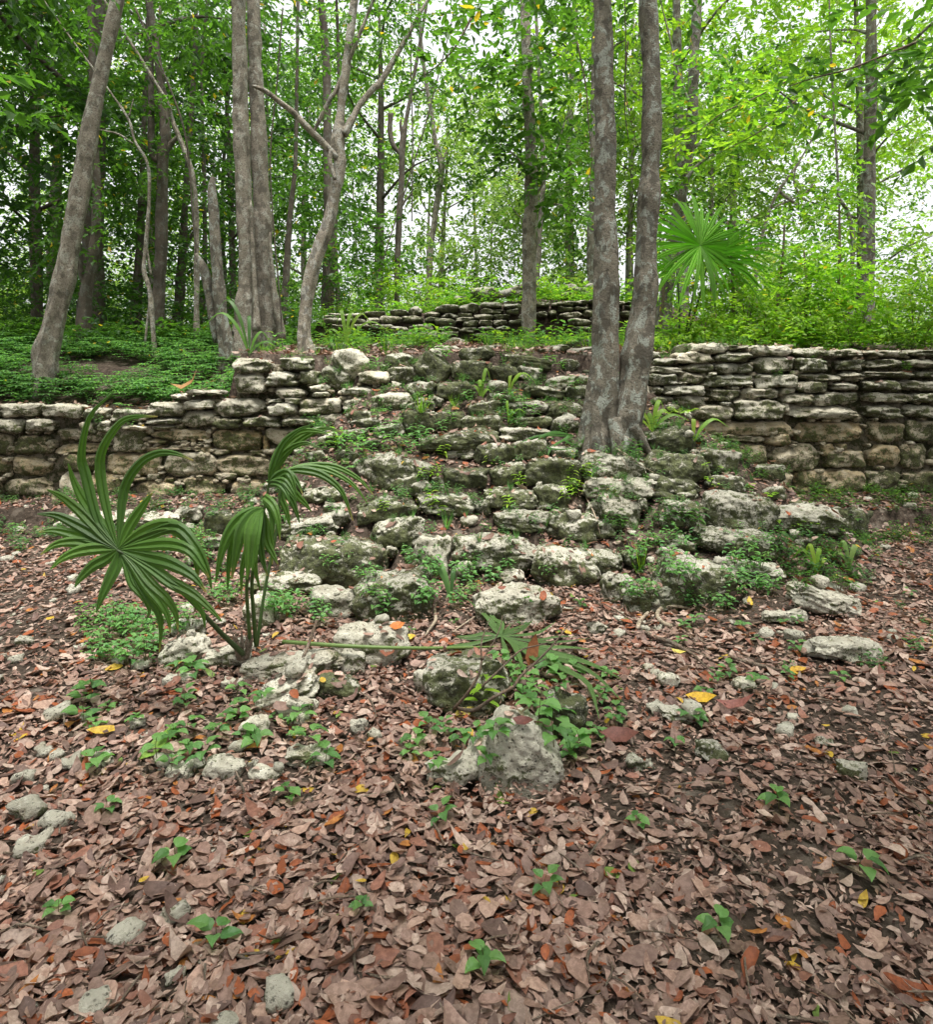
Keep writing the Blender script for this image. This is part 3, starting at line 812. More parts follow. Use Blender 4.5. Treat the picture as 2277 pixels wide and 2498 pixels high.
def terrace_stones():
    r = random.Random(21)
    for _ in range(26):
        y = r.uniform(8.5, 11.8); x = r.uniform(-2.3, 3.2)
        w = r.uniform(.18, .42); d, h = w * .7, w * r.uniform(.45, .65)
        o = put_stone('stone', (x, y, h1(x, y) + h * .15), w, d, h, r.choice('bpp'), r.uniform(.2, .7), .05, r.uniform(.85, 1.05), r.uniform(-10, 10), r.uniform(-15, 15), 8)
        tag(o, 'fallen stone among the herbs of the terrace between the stair and the low far wall', 'stone', 'fallen stones among the terrace herbs')
terrace_stones()

# broken blocks of the upper mound
def far_stone(u0, v0, u1, v1, Y, kind, moss, roll, label):
    c = at((u0 + u1) / 2, (v0 + v1) / 2, Y)
    o = put_stone('stone', c, (u1 - u0) / FPX * Y, (u1 - u0) / FPX * Y * 0.7, (v1 - v0) / FPX * Y, kind, moss, 0.05, 1.0, roll, 5, 9)
    return tag(o, label, 'stone')
far_stone(1145, 700, 1212, 738, 14.2, 'b', .3, 3, 'big squared block standing on the far upper platform')
far_stone(1375, 692, 1408, 712, 14.6, 'p', .15, 8, 'pale stone topping the rubble heap on the far platform')
far_stone(1402, 700, 1432, 722, 14.4, 'p', .3, -8, 'grey stone on the near flank of the far rubble heap')
far_stone(1425, 690, 1455, 720, 14.9, 'p', .3, 14, 'leaning stone at the back of the far rubble heap')
far_stone(1368, 712, 1402, 732, 14.1, 'p', .4, 0, 'low stone at the base of the far rubble heap')
far_stone(1105, 722, 1140, 742, 14.0, 'p', .3, 0, 'small stone beside the big squared block on the far platform')
far_stone(1255, 708, 1285, 724, 13.9, 'p', .3, 0, 'small stone near the lying log on the far platform')

# the soil lies below each stone's foot: steps, not a smooth slope
near = np.nonzero((np.abs(GV[:, 0]) < 5) & (GV[:, 1] > 1.2) & (GV[:, 1] < 9))[0]
for c, w, d, h in CARVE:
    if c[1] > 9: continue
    zb = c[2] - h / 2 + 0.14 * h
    dx = np.abs(GV[near, 0] - c[0]); dy = GV[near, 1] - c[1]
    k = near[(dx < w / 2 + 0.02) & (dy > -d / 2 - 0.10) & (dy < d * 0.42)]
    GV[k, 2] = np.minimum(GV[k, 2], zb + 0.01 * vnoise(GV[k] * 9, 3))
GROUND.data.vertices.foreach_set('co', GV.astype(np.float32).ravel())
GROUND.data.update()

# ------------------------------------------------------------------ one solid to drop things on
ALLV = np.concatenate(BV)
ALLF = np.concatenate([BF[0]] + [f for f in BF[1:]])
BVH = BVHTree.FromPolygons(ALLV.tolist(), ALLF.tolist())
N_GROUND = len(gq)
def drop(x, y, ztop=3.2):
    loc, nrm, i, d = BVH.ray_cast(Vector((x, y, ztop)), Vector((0, 0, -1)))
    if loc is None: return np.array([x, y, 0.0]), np.array([0, 0, 1.0]), False
    if nrm.z < 0: nrm = -nrm
    return np.array(loc), np.array(nrm), i >= N_GROUND
def cast(u, v):
    """first surface of ground, wall or stone on the sight line"""
    d = Vector(((u - UC) / FPX, 1.0, (VH - v) / FPX)).normalized()
    loc, nrm, i, dist = BVH.ray_cast(Vector((0, 0, EYE)), d)
    if loc is None: return at(u, v, 12.0)
    return np.array(loc)
# ------------------------------------------------------------------ tubes: trunks, branches, stems
def resample(P, n):
    """smooth path through P (k, m) at n stations (Catmull-Rom)"""
    P = np.asarray(P, dtype=np.float64)
    k = len(P)
    if k == 2:
        t = np.linspace(0, 1, n)[:, None]
        return P[0] * (1 - t) + P[1] * t
    Q = np.vstack([2 * P[0] - P[1], P, 2 * P[-1] - P[-2]])
    s = np.linspace(0, k - 1 - 1e-6, n)
    i = s.astype(int); t = (s - i)[:, None]
    a, b, c, d = Q[i], Q[i + 1], Q[i + 2], Q[i + 3]
    return 0.5 * (2 * b + (c - a) * t + (2 * a - 5 * b + 4 * c - d) * t * t + (3 * b - a - 3 * c + d) * t ** 3)

def tube(path, rad, nring=10, nst=None, rough=0.06, lobes=0, lobe=0.0, seed=1, close=True):
    path = np.asarray(path, dtype=np.float64)
    nst = nst or max(4, 4 * (len(path) - 1))
    PR = resample(np.column_stack([path, rad]), nst)
    C, r = PR[:, :3], np.maximum(PR[:, 3], 0.0012)
    T = unit(np.gradient(C, axis=0))
    ref = np.array([0.0, 1.0, 0.0]) if abs(T[:, 1]).max() < 0.9 else np.array([1.0, 0.2, 0.3])
    U = unit(np.cross(T, ref)); W = np.cross(T, U)
    th = np.linspace(0, 2 * math.pi, nring, endpoint=False)
    ring = np.cos(th)[None, :, None] * U[:, None, :] + np.sin(th)[None, :, None] * W[:, None, :]
    rr = np.repeat(r[:, None], nring, 1)
    if lobes:
        low = np.linspace(1, 0, nst)[:, None]
        rr = rr * (1 + (lobe * low ** 2.0 + 0.05) * np.cos(th * lobes + seed)[None, :])
    pts = C[:, None, :] + ring * rr[..., None]
    if rough:
        nz = fbm(pts.reshape(-1, 3) * 3.3 + seed * 7.7, seed, 2).reshape(nst, nring)
        pts = C[:, None, :] + ring * (rr * (1 + rough * 1.6 * nz))[..., None]
    idx = np.arange(nst * nring).reshape(nst, nring)
    a = idx[:-1]; b = idx[1:]
    F = np.stack([a, np.roll(a, -1, 1), np.roll(b, -1, 1), b], -1).reshape(-1, 4)
    V = pts.reshape(-1, 3)
    F3 = []
    if close:
        V = np.vstack([V, C[-1:] + T[-1:] * r[-1] * 0.3, C[:1]])
        e, s0 = len(V) - 2, len(V) - 1
        l = idx[-1]; f = idx[0]
        F3 = [[l[i], l[(i + 1) % nring], e] for i in range(nring)] + [[f[(i + 1) % nring], f[i], s0] for i in range(nring)]
    return V, F, np.array(F3, dtype=np.int32).reshape(-1, 3)

def join(parts):
    V, F4, F3, b = [], [], [], 0
    for v, f, g in parts:
        V.append(v); F4.append(np.asarray(f) + b); F3.append(np.asarray(g).reshape(-1, 3) + b); b += len(v)
    return np.concatenate(V), np.concatenate(F4), np.concatenate(F3).astype(np.int32)

# ------------------------------------------------------------------ leaves
def leaf_mesh(pos, d, n, L, W, col, detail=1, fold=0.15, curl=0.15, shape=(0.5, 0.4)):
    """N leaves: pos, direction d, facing n; detail 0 = one folded diamond, 1 = outline with a midrib"""
    N = len(pos)
    d = unit(d); s = unit(np.cross(d, n)); n = np.cross(s, d)
    L = np.broadcast_to(np.asarray(L, dtype=np.float64), (N,))[:, None]; W = np.broadcast_to(np.asarray(W, dtype=np.float64), (N,))[:, None]
    if detail == 0:
        V = np.stack([pos, pos + d * L * 0.45 + s * W * 0.5 + n * W * fold, pos + d * L - n * L * 0.12, pos + d * L * 0.45 - s * W * 0.5 + n * W * fold], 1)
        F4 = np.arange(N * 4).reshape(N, 4); F3 = None
        C = np.repeat(col, 4, 0)
    elif detail == 2:
        w1, w2 = shape
        cu = np.broadcast_to(np.asarray(curl, dtype=np.float64), (N,))[:, None]
        fo = np.broadcast_to(np.asarray(fold, dtype=np.float64), (N,))[:, None]
        bend = rng.normal(size=(N, 1)) * .10
        def p(t, k, up): return pos + d * L * t + s * (W * k + L * bend * (t - .5) ** 2 * 2) + n * (L * cu * (t - 0.4) ** 2 * 2.2 + up * fo * W)
        st = [(.10, w1 * .72), (.32, w1), (.62, w2), (.86, w2 * .45)]
        vs = [p(0, 0, 0)]
        for i, (t, w) in enumerate(st):
            j1, j2 = 1 + rng.normal(size=(N, 1)) * .10, 1 + rng.normal(size=(N, 1)) * .10
            vs += [p(t, w * j1, 1), p(t + .02, 0, 0), p(t, -w * j2, 1)]
        vs.append(p(1, 0, .2))
        V = np.stack(vs, 1)
        b = (np.arange(N) * 14)[:, None, None]
        q = []
        for i in range(3):
            a0 = 1 + 3 * i
            q += [[a0, a0 + 1, a0 + 4, a0 + 3], [a0 + 1, a0 + 2, a0 + 5, a0 + 4]]
        F4 = (np.array(q)[None] + b).reshape(-1, 4)
        F3 = (np.array([[0, 2, 1], [0, 3, 2], [10, 11, 13], [11, 12, 13]])[None] + b).reshape(-1, 3)
        C = np.repeat(col, 14, 0)
    else:
        w1, w2 = shape
        cu = np.broadcast_to(np.asarray(curl, dtype=np.float64), (N,))[:, None]
        fo = np.broadcast_to(np.asarray(fold, dtype=np.float64), (N,))[:, None]
        def p(t, k, up): return pos + d * L * t + s * W * k + n * (L * cu * (t - 0.4) ** 2 * 2.2 + up * fo * W)
        V = np.stack([p(0, 0, 0), p(.3, w1, 1), p(.33, 0, 0), p(.3, -w1, 1), p(.68, w2, 1), p(.7, 0, 0), p(.68, -w2, 1), p(1, 0, 0.2)], 1)
        b = (np.arange(N) * 8)[:, None, None]
        F4 = (np.array([[1, 2, 5, 4], [2, 3, 6, 5]])[None] + b).reshape(-1, 4)
        F3 = (np.array([[0, 2, 1], [0, 3, 2], [4, 5, 7], [5, 6, 7]])[None] + b).reshape(-1, 3)
        C = np.repeat(col, 8, 0)
    return V.reshape(-1, 3), F4, F3, C

GREEN = np.array([[0.045, 0.105, 0.016], [0.060, 0.135, 0.020], [0.075, 0.165, 0.024], [0.035, 0.085, 0.018]])
DEEP = np.array([[0.030, 0.080, 0.016], [0.038, 0.095, 0.020], [0.050, 0.115, 0.020], [0.026, 0.065, 0.018]])  # deep greens; in the left wood they carry its shade as colour
LIME = np.array([[0.15, 0.27, 0.026], [0.18, 0.31, 0.03], [0.12, 0.235, 0.022], [0.22, 0.33, 0.035]])
BLUE = np.array([[0.065, 0.15, 0.052], [0.085, 0.18, 0.06], [0.06, 0.135, 0.04], [0.10, 0.20, 0.06]])
PALE = np.array([[0.17, 0.26, 0.07], [0.20, 0.30, 0.08], [0.14, 0.23, 0.06], [0.24, 0.33, 0.10]])  # pale greens; on distant leaves they carry haze and glare as colour
def pick(pal, n, yellow=0.01):
    c = pal[rng.integers(0, len(pal), n)] * rng.uniform(0.75, 1.25, (n, 1))
    y = rng.random(n) < yellow
    c[y] = np.array([0.42, 0.30, 0.03]) * rng.uniform(0.7, 1.1, (int(y.sum()), 1))
    return c

def spray_leaves(O, D, TL, per, leaf, pal, detail=0, yellow=0.01, droop=0.35, wr=0.5, flat=0.5):
    """leafy twigs: O origins, D directions, TL twig length; returns mesh arrays"""
    M = len(O)
    t = (np.arange(per) + 0.7) / per
    O3, D3 = np.repeat(O, per, 0), np.repeat(unit(D), per, 0)
    tt = np.tile(t, M)[:, None]
    TLr = np.repeat(np.broadcast_to(TL, (M,)), per)[:, None]
    pos = O3 + D3 * TLr * tt - np.array([0, 0, 1.0]) * TLr * droop * tt ** 2
    side = unit(np.cross(D3, np.array([0, 0, 1.0])) + 1e-6)
    sg = np.where(np.arange(M * per) % 2 == 0, 1, -1)[:, None]
    d = unit(D3 * 0.65 + side * sg * 0.85 + rng.normal(size=(M * per, 3)) * 0.35 - np.array([0, 0, 1.0]) * 0.35)
    n = unit(np.array([0, 0, 1.0]) + rng.normal(size=(M * per, 3)) * flat)
    L = leaf * rng.uniform(0.65, 1.25, M * per)
    c = np.repeat(pal[rng.integers(0, len(pal), M)] * rng.uniform(0.8, 1.2, (M, 1)), per, 0) * 0.5 + pick(pal, M * per, yellow) * 0.5
    yl = rng.random(M * per) < yellow
    c[yl] = np.array([0.40, 0.28, 0.03])
    return leaf_mesh(pos, d, n, L, L * wr, c, detail)

def cat_leaves(arrs):
    V, F4, F3, C, b = [], [], [], [], 0
    for v, f4, f3, c in arrs:
        V.append(v); C.append(c); F4.append(np.asarray(f4) + b)
        if f3 is not None: F3.append(f3 + b)
        b += len(v)
    return np.concatenate(V), np.concatenate(F4), (np.concatenate(F3) if F3 else None), np.concatenate(C)

def clump_crown(clumps, leaf=0.11, per=12, pal=GREEN, detail=0, yellow=0.01, tl=0.55, wr=0.5):
    """clumps: (centre xyz, radius xyz, number of twigs)"""
    O, D = [], []
    for c, r, k in clumps:
        v = unit(rng.normal(size=(k, 3))) * rng.random((k, 1)) ** 0.45
        O.append(np.asarray(c) + v * np.asarray(r))
        D.append(unit(v * np.array([1, 1, 0.5]) + rng.normal(size=(k, 3)) * 0.4))
    O, D = np.concatenate(O), np.concatenate(D)
    TL = tl * rng.uniform(0.6, 1.3, len(O))
    return spray_leaves(O, D, TL, per, leaf, pal, detail, yellow, wr=wr)

# ------------------------------------------------------------------ trees the photo shows one by one
def wpath(crop, pts, Y, dY=0.0):
    P, r = [], []
    n = len(pts)
    for i, p in enumerate(pts):
        u, v = px(crop, p[0], p[1])
        y = Y + dY * i / max(1, n - 1) + (p[3] if len(p) > 3 else 0)
        P.append(at(u, v, y))
        r.append(p[2] * CROPS[crop][2] / FPX * y / 2)
    return np.array(P), np.array(r)

def tree(label, trunks, branches=(), crown=None, mat=None, name='tree', root=True, group=None, lobes=5, lobe=0.22, leafmat=None, top=3.0):
    """trunks, branches: (crop, [(x, y, width px)...], Y[, dY]); listed from the base upward. crown: clumps for clump_crown"""
    mat = mat or M_BARK
    first = wpath(trunks[0][0], trunks[0][1], *trunks[0][2:])[0][0]
    gz = h1(first[0], first[1])
    base = np.array([first[0], first[1], gz])
    e = empty(name, base)
    tag(e, label, 'tree', group)
    for k, tr in enumerate(trunks):
        P, r = wpath(tr[0], tr[1], *tr[2:])
        if root:
            g = h1(P[0][0], P[0][1]) - 0.12
            if P[0][2] > g + 0.05:
                P = np.vstack([[P[0] + (P[0] - P[1]) * 0.05 * np.array([1, 1, 0]) - np.array([0, 0, P[0][2] - g])], P])
                r = np.concatenate([[r[0] * 1.25], r])
        if top and P[-1][2] > 4 or (top and tr[1][-1][1] <= 10):
            dirn = unit(P[-1] - P[-2])
            P = np.vstack([P, P[-1] + dirn * top, P[-1] + dirn * top * 2 + rng.normal(size=3) * 0.25])
            r = np.concatenate([r, [r[-1] * 0.85, r[-1] * 0.6]])
        V, F4, F3 = tube(P, r, 20, max(20, 12 * len(P)), 0.10, lobes, lobe, seed=k + int(abs(first[0]) * 10) % 50)
        mk('trunk', V, F4, F3, mat, e, loc=tuple(P[0]))
    for k, br in enumerate(branches):
        P, r = wpath(br[0], br[1], *br[2:])
        if br[1][-1][1] <= 25:
            P = np.vstack([P, P[-1] + unit(P[-1] - P[-2]) * 1.6 + np.array([0, 0, .5])]); r = np.append(r, r[-1] * .5)
        V, F4, F3 = tube(P, r, 9, 5 * len(P), 0.12, seed=k + 3)
        mk('branch', V, F4, F3, mat, e, loc=tuple(P[0]))
    if crown:
        V, F4, F3, C = crown
        mk('crown', V, F4, F3, leafmat or M_LEAF, e, C, smooth=False, loc=tuple(V.mean(0)))
    return e

def cl(u, v, Y, ru, rv, k, ry=None):
    """a leaf clump centred at photo pixel (u, v) at distance Y, half-sizes in pixels"""
    return (at(u, v, Y), np.array([ru / FPX * Y, ry or ru / FPX * Y, rv / FPX * Y]), k)

tree('twin-trunk tree with blotched smooth bark rooted on the ruined stair',
     [(0, [(1470, 1066, 98), (1467, 1010, 80), (1470, 930, 70), (1478, 850, 63), (1480, 650, 53), (1478, 500, 52), (1481, 350, 50), (1474, 180, 46), (1472, 40, 44)], 6.75),
      (0, [(1520, 1090, 70), (1531, 1020, 70), (1545, 940, 68), (1556, 860, 67), (1575, 750, 56), (1584, 500, 48), (1592, 350, 45), (1590, 180, 43), (1584, 40, 41)], 6.7, .15)],
     [(0, [(1470, 1060, 40), (1455, 1085, 28), (1437, 1105, 16)], 6.7), (0, [(1528, 1075, 40), (1508, 1105, 30), (1500, 1130, 16)], 6.6, -.15), (0, [(1500, 1020, 34), (1508, 1080, 34), (1500, 1140, 20)], 6.55, -.1), (0, [(1545, 1040, 34), (1572, 1085, 26), (1590, 1110, 12)], 6.6, 0), (0, [(1462, 1000, 34), (1440, 1070, 30), (1428, 1110, 16)], 6.75, -.1)],
     clump_crown([cl(1500, -150, 7, 260, 130, 46), cl(1250, -60, 7.5, 120, 60, 16), cl(1690, -120, 7.5, 160, 80, 22)], 0.12, 12, GREEN), M_BARKT)

tree('pair of tall smooth pinkish-grey trunks grown together with a fluted buttress',
     [(1, [(795, 1210, 112), (790, 1080, 92), (798, 900, 80), (778, 500, 72), (766, 200, 70), (764, -10, 68)], 10.1),
      (1, [(900, 1250, 90), (888, 1050, 84), (875, 850, 80), (858, 400, 78), (838, 0, 66), (836, -60, 60)], 10.35)],
     [(1, [(965, 1255, 40), (935, 1080, 32), (915, 900, 20), (905, 750, 8)], 10.2), (1, [(740, 1230, 34), (756, 1120, 24), (770, 1000, 8)], 10.0),
      (1, [(845, 1215, 40), (838, 1050, 26), (826, 850, 18), (815, 600, 8)], 9.95)],
     clump_crown([cl(600, -80, 10.2, 260, 150, 80), cl(420, 60, 10.5, 120, 80, 24)], 0.12, 12, GREEN), M_BARK, lobe=0.15)

tree('leaning whitish rough-barked tree that forks into three, beside the pale tipped boulder',
     [(1, [(1085, 1350, 95), (1068, 1240, 62), (1075, 1100, 58), (1105, 930, 62), (1165, 750, 58), (1205, 600, 52), (1235, 430, 56), (1225, 340, 62), (1238, 200, 42), (1262, 0, 42)], 9.0, .2)],
     [(1, [(1255, 290, 40), (1295, 215, 34), (1335, 140, 32), (1395, 70, 28), (1460, -10, 26)], 9.15, .3),
      (1, [(1225, 400, 34), (1150, 320, 30), (1080, 250, 30), (1020, 185, 28), (960, 140, 26), (890, 85, 24), (825, 58, 14)], 9.1, -.4),
      (1, [(1110, 285, 12), (1150, 200, 22), (1195, 110, 24), (1245, 20, 22)], 9.2),
      (1, [(1215, 500, 18), (1190, 420, 26), (1195, 360, 20)], 9.0),
      (1, [(1100, 1290, 40), (1130, 1345, 26), (1150, 1390, 14)], 8.95, -.1)],
     clump_crown([cl(840, 40, 9.2, 130, 70, 30), cl(980, 60, 9.6, 130, 60, 26), cl(760, 230, 9.4, 40, 40, 6)], 0.11, 12, GREEN), M_BARKW, lobe=0.12)

tree('single pale speckled tree standing before the low far wall, leafy sprays hanging round it',
     [(2, [(298, 1250, 40), (290, 1180, 66), (292, 1050, 60), (294, 900, 62), (296, 700, 64), (302, 500, 58), (298, 300, 54), (285, 100, 50), (284, 0, 48)], 11.6)],
     [(2, [(300, 1160, 34), (306, 1230, 30), (315, 1290, 22)], 11.5), (2, [(292, 620, 12), (380, 480, 10), (440, 300, 8), (470, 200, 4)], 11.5), (2, [(300, 500, 10), (240, 400, 9), (150, 330, 5)], 11.5)],
     clump_crown([cl(1290, 300, 11.3, 90, 90, 34), cl(1330, 420, 11.2, 70, 60, 22), cl(1240, 360, 11.2, 50, 70, 14), cl(1395, 470, 11, 45, 60, 14), cl(1310, 130, 11.4, 190, 90, 60), cl(1210, 230, 11.3, 60, 60, 14),
                  cl(1290, -90, 11.4, 260, 140, 60)], 0.15, 11, GREEN, 1, 0.01), M_BARKW, lobe=0.1)

tree('leaning pale grey trunk at the left edge of the forest',
     [(1, [(-150, 1330, 95), (-70, 1000, 86), (0, 600, 80), (48, 320, 76), (85, 120, 66), (112, 0, 60)], 8.9)], [],
     clump_crown([cl(180, 40, 9, 120, 80, 24), cl(60, 250, 9.3, 90, 80, 14)], 0.11, 12, GREEN), M_BARK)

tree('broken pale stub trunk snapped off at the top beside the grown-together pair',
     [(1, [(702, 1310, 62), (672, 1080, 52), (655, 880, 50), (645, 700, 46), (634, 560, 36), (637, 490, 20)], 9.9)],
     [(1, [(655, 1270, 34), (622, 1080, 36), (608, 960, 44), (578, 890, 30), (556, 850, 14)], 10.0), (1, [(632, 700, 6), (618, 640, 12), (626, 570, 10)], 9.9)], None, M_BARKT, top=0)

tree('dark straight trunk with a white lichen patch, forking high up',
     [(1, [(360, 1370, 60), (375, 1100, 54), (388, 900, 52), (396, 650, 52), (398, 400, 50), (410, 280, 46), (398, 100, 40), (385, 0, 36)], 12.5)],
     [(1, [(400, 390, 30), (440, 330, 26), (470, 300, 18)], 12.5), (1, [(395, 420, 26), (352, 380, 30), (345, 200, 30), (345, 0, 26)], 12.6)],
     clump_crown([cl(330, 250, 12.5, 160, 110, 50), cl(420, 430, 12.6, 90, 80, 20), cl(250, 420, 12.6, 80, 80, 20)], 0.12, 12, GREEN), M_BARKD)

tree('thin crooked pale sapling trunk with bare twigs',
     [(1, [(366, 1360, 24), (350, 1150, 22), (338, 1020, 22), (312, 930, 20), (322, 800, 18), (336, 600, 15), (330, 430, 14), (270, 320, 12), (245, 230, 12), (205, 160, 10), (170, 110, 8)], 11.0)],
     [(1, [(312, 1330, 10), (330, 1150, 11), (345, 1040, 14)], 11.0), (1, [(260, 330, 9), (190, 285, 8), (100, 265, 5)], 11.0), (1, [(242, 200, 7), (252, 160, 5), (262, 120, 4)], 11.0), (1, [(322, 800, 10), (345, 950, 12)], 11.0)],
     clump_crown([cl(300, 400, 11, 70, 60, 12), cl(270, 560, 11, 60, 50, 10)], 0.1, 12, GREEN), M_BARKW, lobe=0.0)

for label, tr, br, crown, mt in [
    ('dark trunk deep in the left forest, thicker than its neighbours at the foot', [(1, [(268, 1360, 52), (278, 1100, 46), (290, 900, 40), (300, 620, 30), (306, 450, 24)], 15.0)], [], [cl(330, 480, 15, 90, 70, 26), cl(340, 330, 15, 100, 80, 20)], M_BARKD),
    ('dark trunk leaning slightly to the right behind the broken stub', [(1, [(466, 1320, 44), (478, 1100, 46), (492, 900, 44), (505, 650, 30), (520, 400, 24)], 15.8)], [(1, [(490, 900, 20), (520, 800, 16), (560, 720, 10)], 15.8)], [cl(440, 480, 15.8, 90, 80, 26)], M_BARKD),
    ('slim dark trunk seen between the broken stub and the leaning dark one', [(1, [(562, 1300, 32), (575, 1180, 30), (592, 1040, 26), (600, 800, 22), (596, 500, 18)], 17)], [], [cl(500, 420, 17, 80, 80, 24)], M_BARKD),
    ('thick dark trunk half hidden behind the leaning whitish tree', [(1, [(1180, 1130, 64), (1184, 980, 58), (1188, 850, 56), (1185, 650, 48), (1180, 450, 40)], 15)], [], [cl(790, 480, 15, 110, 90, 40), cl(830, 600, 15, 80, 50, 16)], M_BARKD),
    ('dark trunk seen just behind the buttress of the grown-together pair', [(1, [(965, 1180, 34), (985, 960, 32), (995, 760, 26), (1010, 600, 22), (1028, 400, 18), (1035, 0, 16)], 13.4)], [], [cl(690, 420, 13.4, 70, 110, 30), cl(720, 200, 13.4, 70, 70, 20)], M_BARKD),
    ('slender grey tree forking in a narrow Y against the bright gap', [(1, [(1505, 1085, 26), (1508, 900, 25), (1516, 700, 26), (1528, 500, 27), (1530, 390, 30), (1540, 280, 28), (1560, 165, 16)], 15.5)],
     [(1, [(1530, 385, 20), (1490, 340, 22), (1474, 270, 22), (1478, 190, 26)], 15.5), (1, [(1512, 660, 10), (1545, 600, 12), (1580, 565, 10)], 15.5), (1, [(1530, 300, 10), (1524, 240, 12), (1526, 215, 8)], 15.5)], None, M_BARKD),
    ('far pale tree with dead hanging fronds in the bright gap', [(1, [(1658, 1015, 30), (1664, 850, 28), (1690, 650, 26), (1716, 470, 30), (1712, 400, 34), (1690, 330, 24), (1680, 260, 20)], 21)], [(1, [(1715, 410, 20), (1745, 370, 16)], 21)], [cl(1120, 210, 21, 80, 40, 14)], M_BARKW),
    ('slim grey trunk close behind the single pale speckled tree', [(2, [(326, 1010, 30), (340, 800, 26), (352, 620, 24), (362, 450, 20), (350, 200, 16)], 15)], [(2, [(370, 610, 8), (440, 620, 9), (500, 640, 8), (560, 620, 4)], 15)], [cl(1390, 360, 15, 90, 80, 24)], M_BARKT),
    ('grey trunk mostly hidden behind the taller stem of the twin-trunk tree', [(2, [(592, 1000, 50), (590, 800, 50), (598, 600, 46), (600, 300, 42), (604, 0, 38)], 15.6)], [], [cl(1400, 520, 15.6, 60, 60, 14)], M_BARKT),
    ('grey-brown trunk leaning behind the upright fan palm', [(2, [(925, 1150, 70), (955, 950, 62), (985, 750, 54), (1010, 560, 58), (1040, 380, 60), (1062, 200, 52), (1070, 0, 46)], 11.8)], [(2, [(1020, 520, 20), (1080, 440, 16), (1160, 380, 10)], 11.6), (2, [(1062, 250, 16), (1040, 120, 14), (1000, 0, 10)], 11.6)],
     [cl(1760, 300, 11, 110, 80, 40), cl(1860, 250, 10.8, 90, 60, 30), cl(1700, 470, 11, 70, 40, 14), cl(1640, 300, 11, 60, 70, 16), cl(1820, 360, 10.8, 60, 40, 14), cl(1720, 180, 11.2, 120, 60, 34), cl(1640, 420, 11, 50, 40, 9)], M_BARKT),
    ('thin bent grey trunk with crooked bare limbs at the right side', [(2, [(1365, 900, 16), (1390, 780, 16), (1430, 640, 14), (1480, 540, 14), (1560, 430, 12), (1600, 360, 8)], 17)], [(2, [(1560, 620, 12), (1490, 570, 14), (1470, 540, 12)], 17), (2, [(1430, 640, 8), (1600, 560, 10), (1640, 500, 6)], 17), (2, [(1555, 430, 6), (1545, 520, 8), (1590, 600, 9)], 17)], None, M_BARKW),
    ('thin upright trunk at the far right side of the clearing', [(2, [(1812, 1000, 20), (1822, 800, 20), (1800, 660, 18), (1755, 580, 14), (1750, 480, 10)], 12.5)], [(2, [(1800, 680, 9), (1720, 690, 8), (1650, 690, 4)], 12.5), (2, [(1812, 760, 8), (1850, 680, 8), (1880, 600, 4)], 12.5)], [cl(2070, 470, 12, 60, 50, 14), cl(2090, 560, 12, 50, 40, 10), cl(2010, 430, 12.2, 40, 30, 5)], M_BARKT),
    ('dark slim trunk at the left end of the low far wall', [(1, [(1230, 1110, 26), (1225, 1000, 24), (1215, 850, 22), (1220, 600, 18)], 16.5)], [], [cl(850, 380, 16.5, 80, 70, 22)], M_BARKD),
    ('thin leaning dark sapling seen through the leaves over the low far wall', [(1, [(1388, 1085, 10), (1400, 1020, 10), (1425, 930, 9), (1450, 850, 7)], 15)], [], [cl(920, 560, 15, 60, 50, 16), cl(960, 640, 15, 40, 30, 8)], M_BARKD),
    ('grey mossy trunk at the left edge low in the undergrowth', [(1, [(30, 1350, 70), (30, 1150, 60), (45, 1000, 54), (75, 850, 44), (90, 600, 36), (80, 300, 30)], 11.5)], [(1, [(40, 1010, 26), (15, 940, 24), (5, 800, 20), (-20, 650, 16)], 11.5)], [cl(200, 480, 11.5, 80, 90, 26), cl(150, 620, 11.5, 60, 60, 12)], M_BARKD),
    ('pale slim trunk rising past the crown of the dark forked tree', [(1, [(560, 700, 22), (545, 500, 22), (510, 380, 20), (450, 230, 18), (420, 130, 16), (340, 0, 14)], 12)], [], [cl(470, 300, 12, 70, 60, 14)], M_BARKW),
]:
    tree(label, tr, br, clump_crown(crown, 0.125 if tr[0][2] < 14 else 0.17, 11, np.vstack([LIME, GREEN * 1.5, GREEN]) if 'fan palm' in label or 'right side' in label else GREEN, 1 if 'fan palm' in label else 0, 0.02 if 'fan palm' in label else 0.004) if crown else None, mt, lobe=0.1)

for label, x0, y0, x1, y1, Y in [('slim leafy sapling rising just right of the upright fan palm', 1790, 800, 1776, 540, 9.7), ('slim leafy sapling leaning right out of the thicket', 1890, 790, 1915, 545, 9.9), ('tall thin sapling at the right end of the thicket', 2040, 780, 2048, 500, 10.2),
                               ('short sapling between the leaning one and the tall thin one', 1965, 790, 1962, 610, 9.5), ('slim sapling behind the twin-trunk tree at the edge of the thicket', 1612, 800, 1618, 600, 10.4)]:
    cs = [cl(x0 + (x1 - x0) * t + random.uniform(-16, 16), y0 + (y1 - y0) * t, Y, 34 * (1.25 - .5 * t), 22, 7) for t in np.linspace(.3, 1.05, 7)]
    tree(label, [(0, [(x0, y0, 9), ((x0 + x1) / 2 + 5, (y0 + y1) / 2, 7), (x1, y1, 4)], Y)], [], clump_crown(cs, .085, 9, np.vstack([LIME, GREEN * 1.5]), 1, .01, .35), M_TWIG, 'sapling', True, None, 0, 0, top=0)

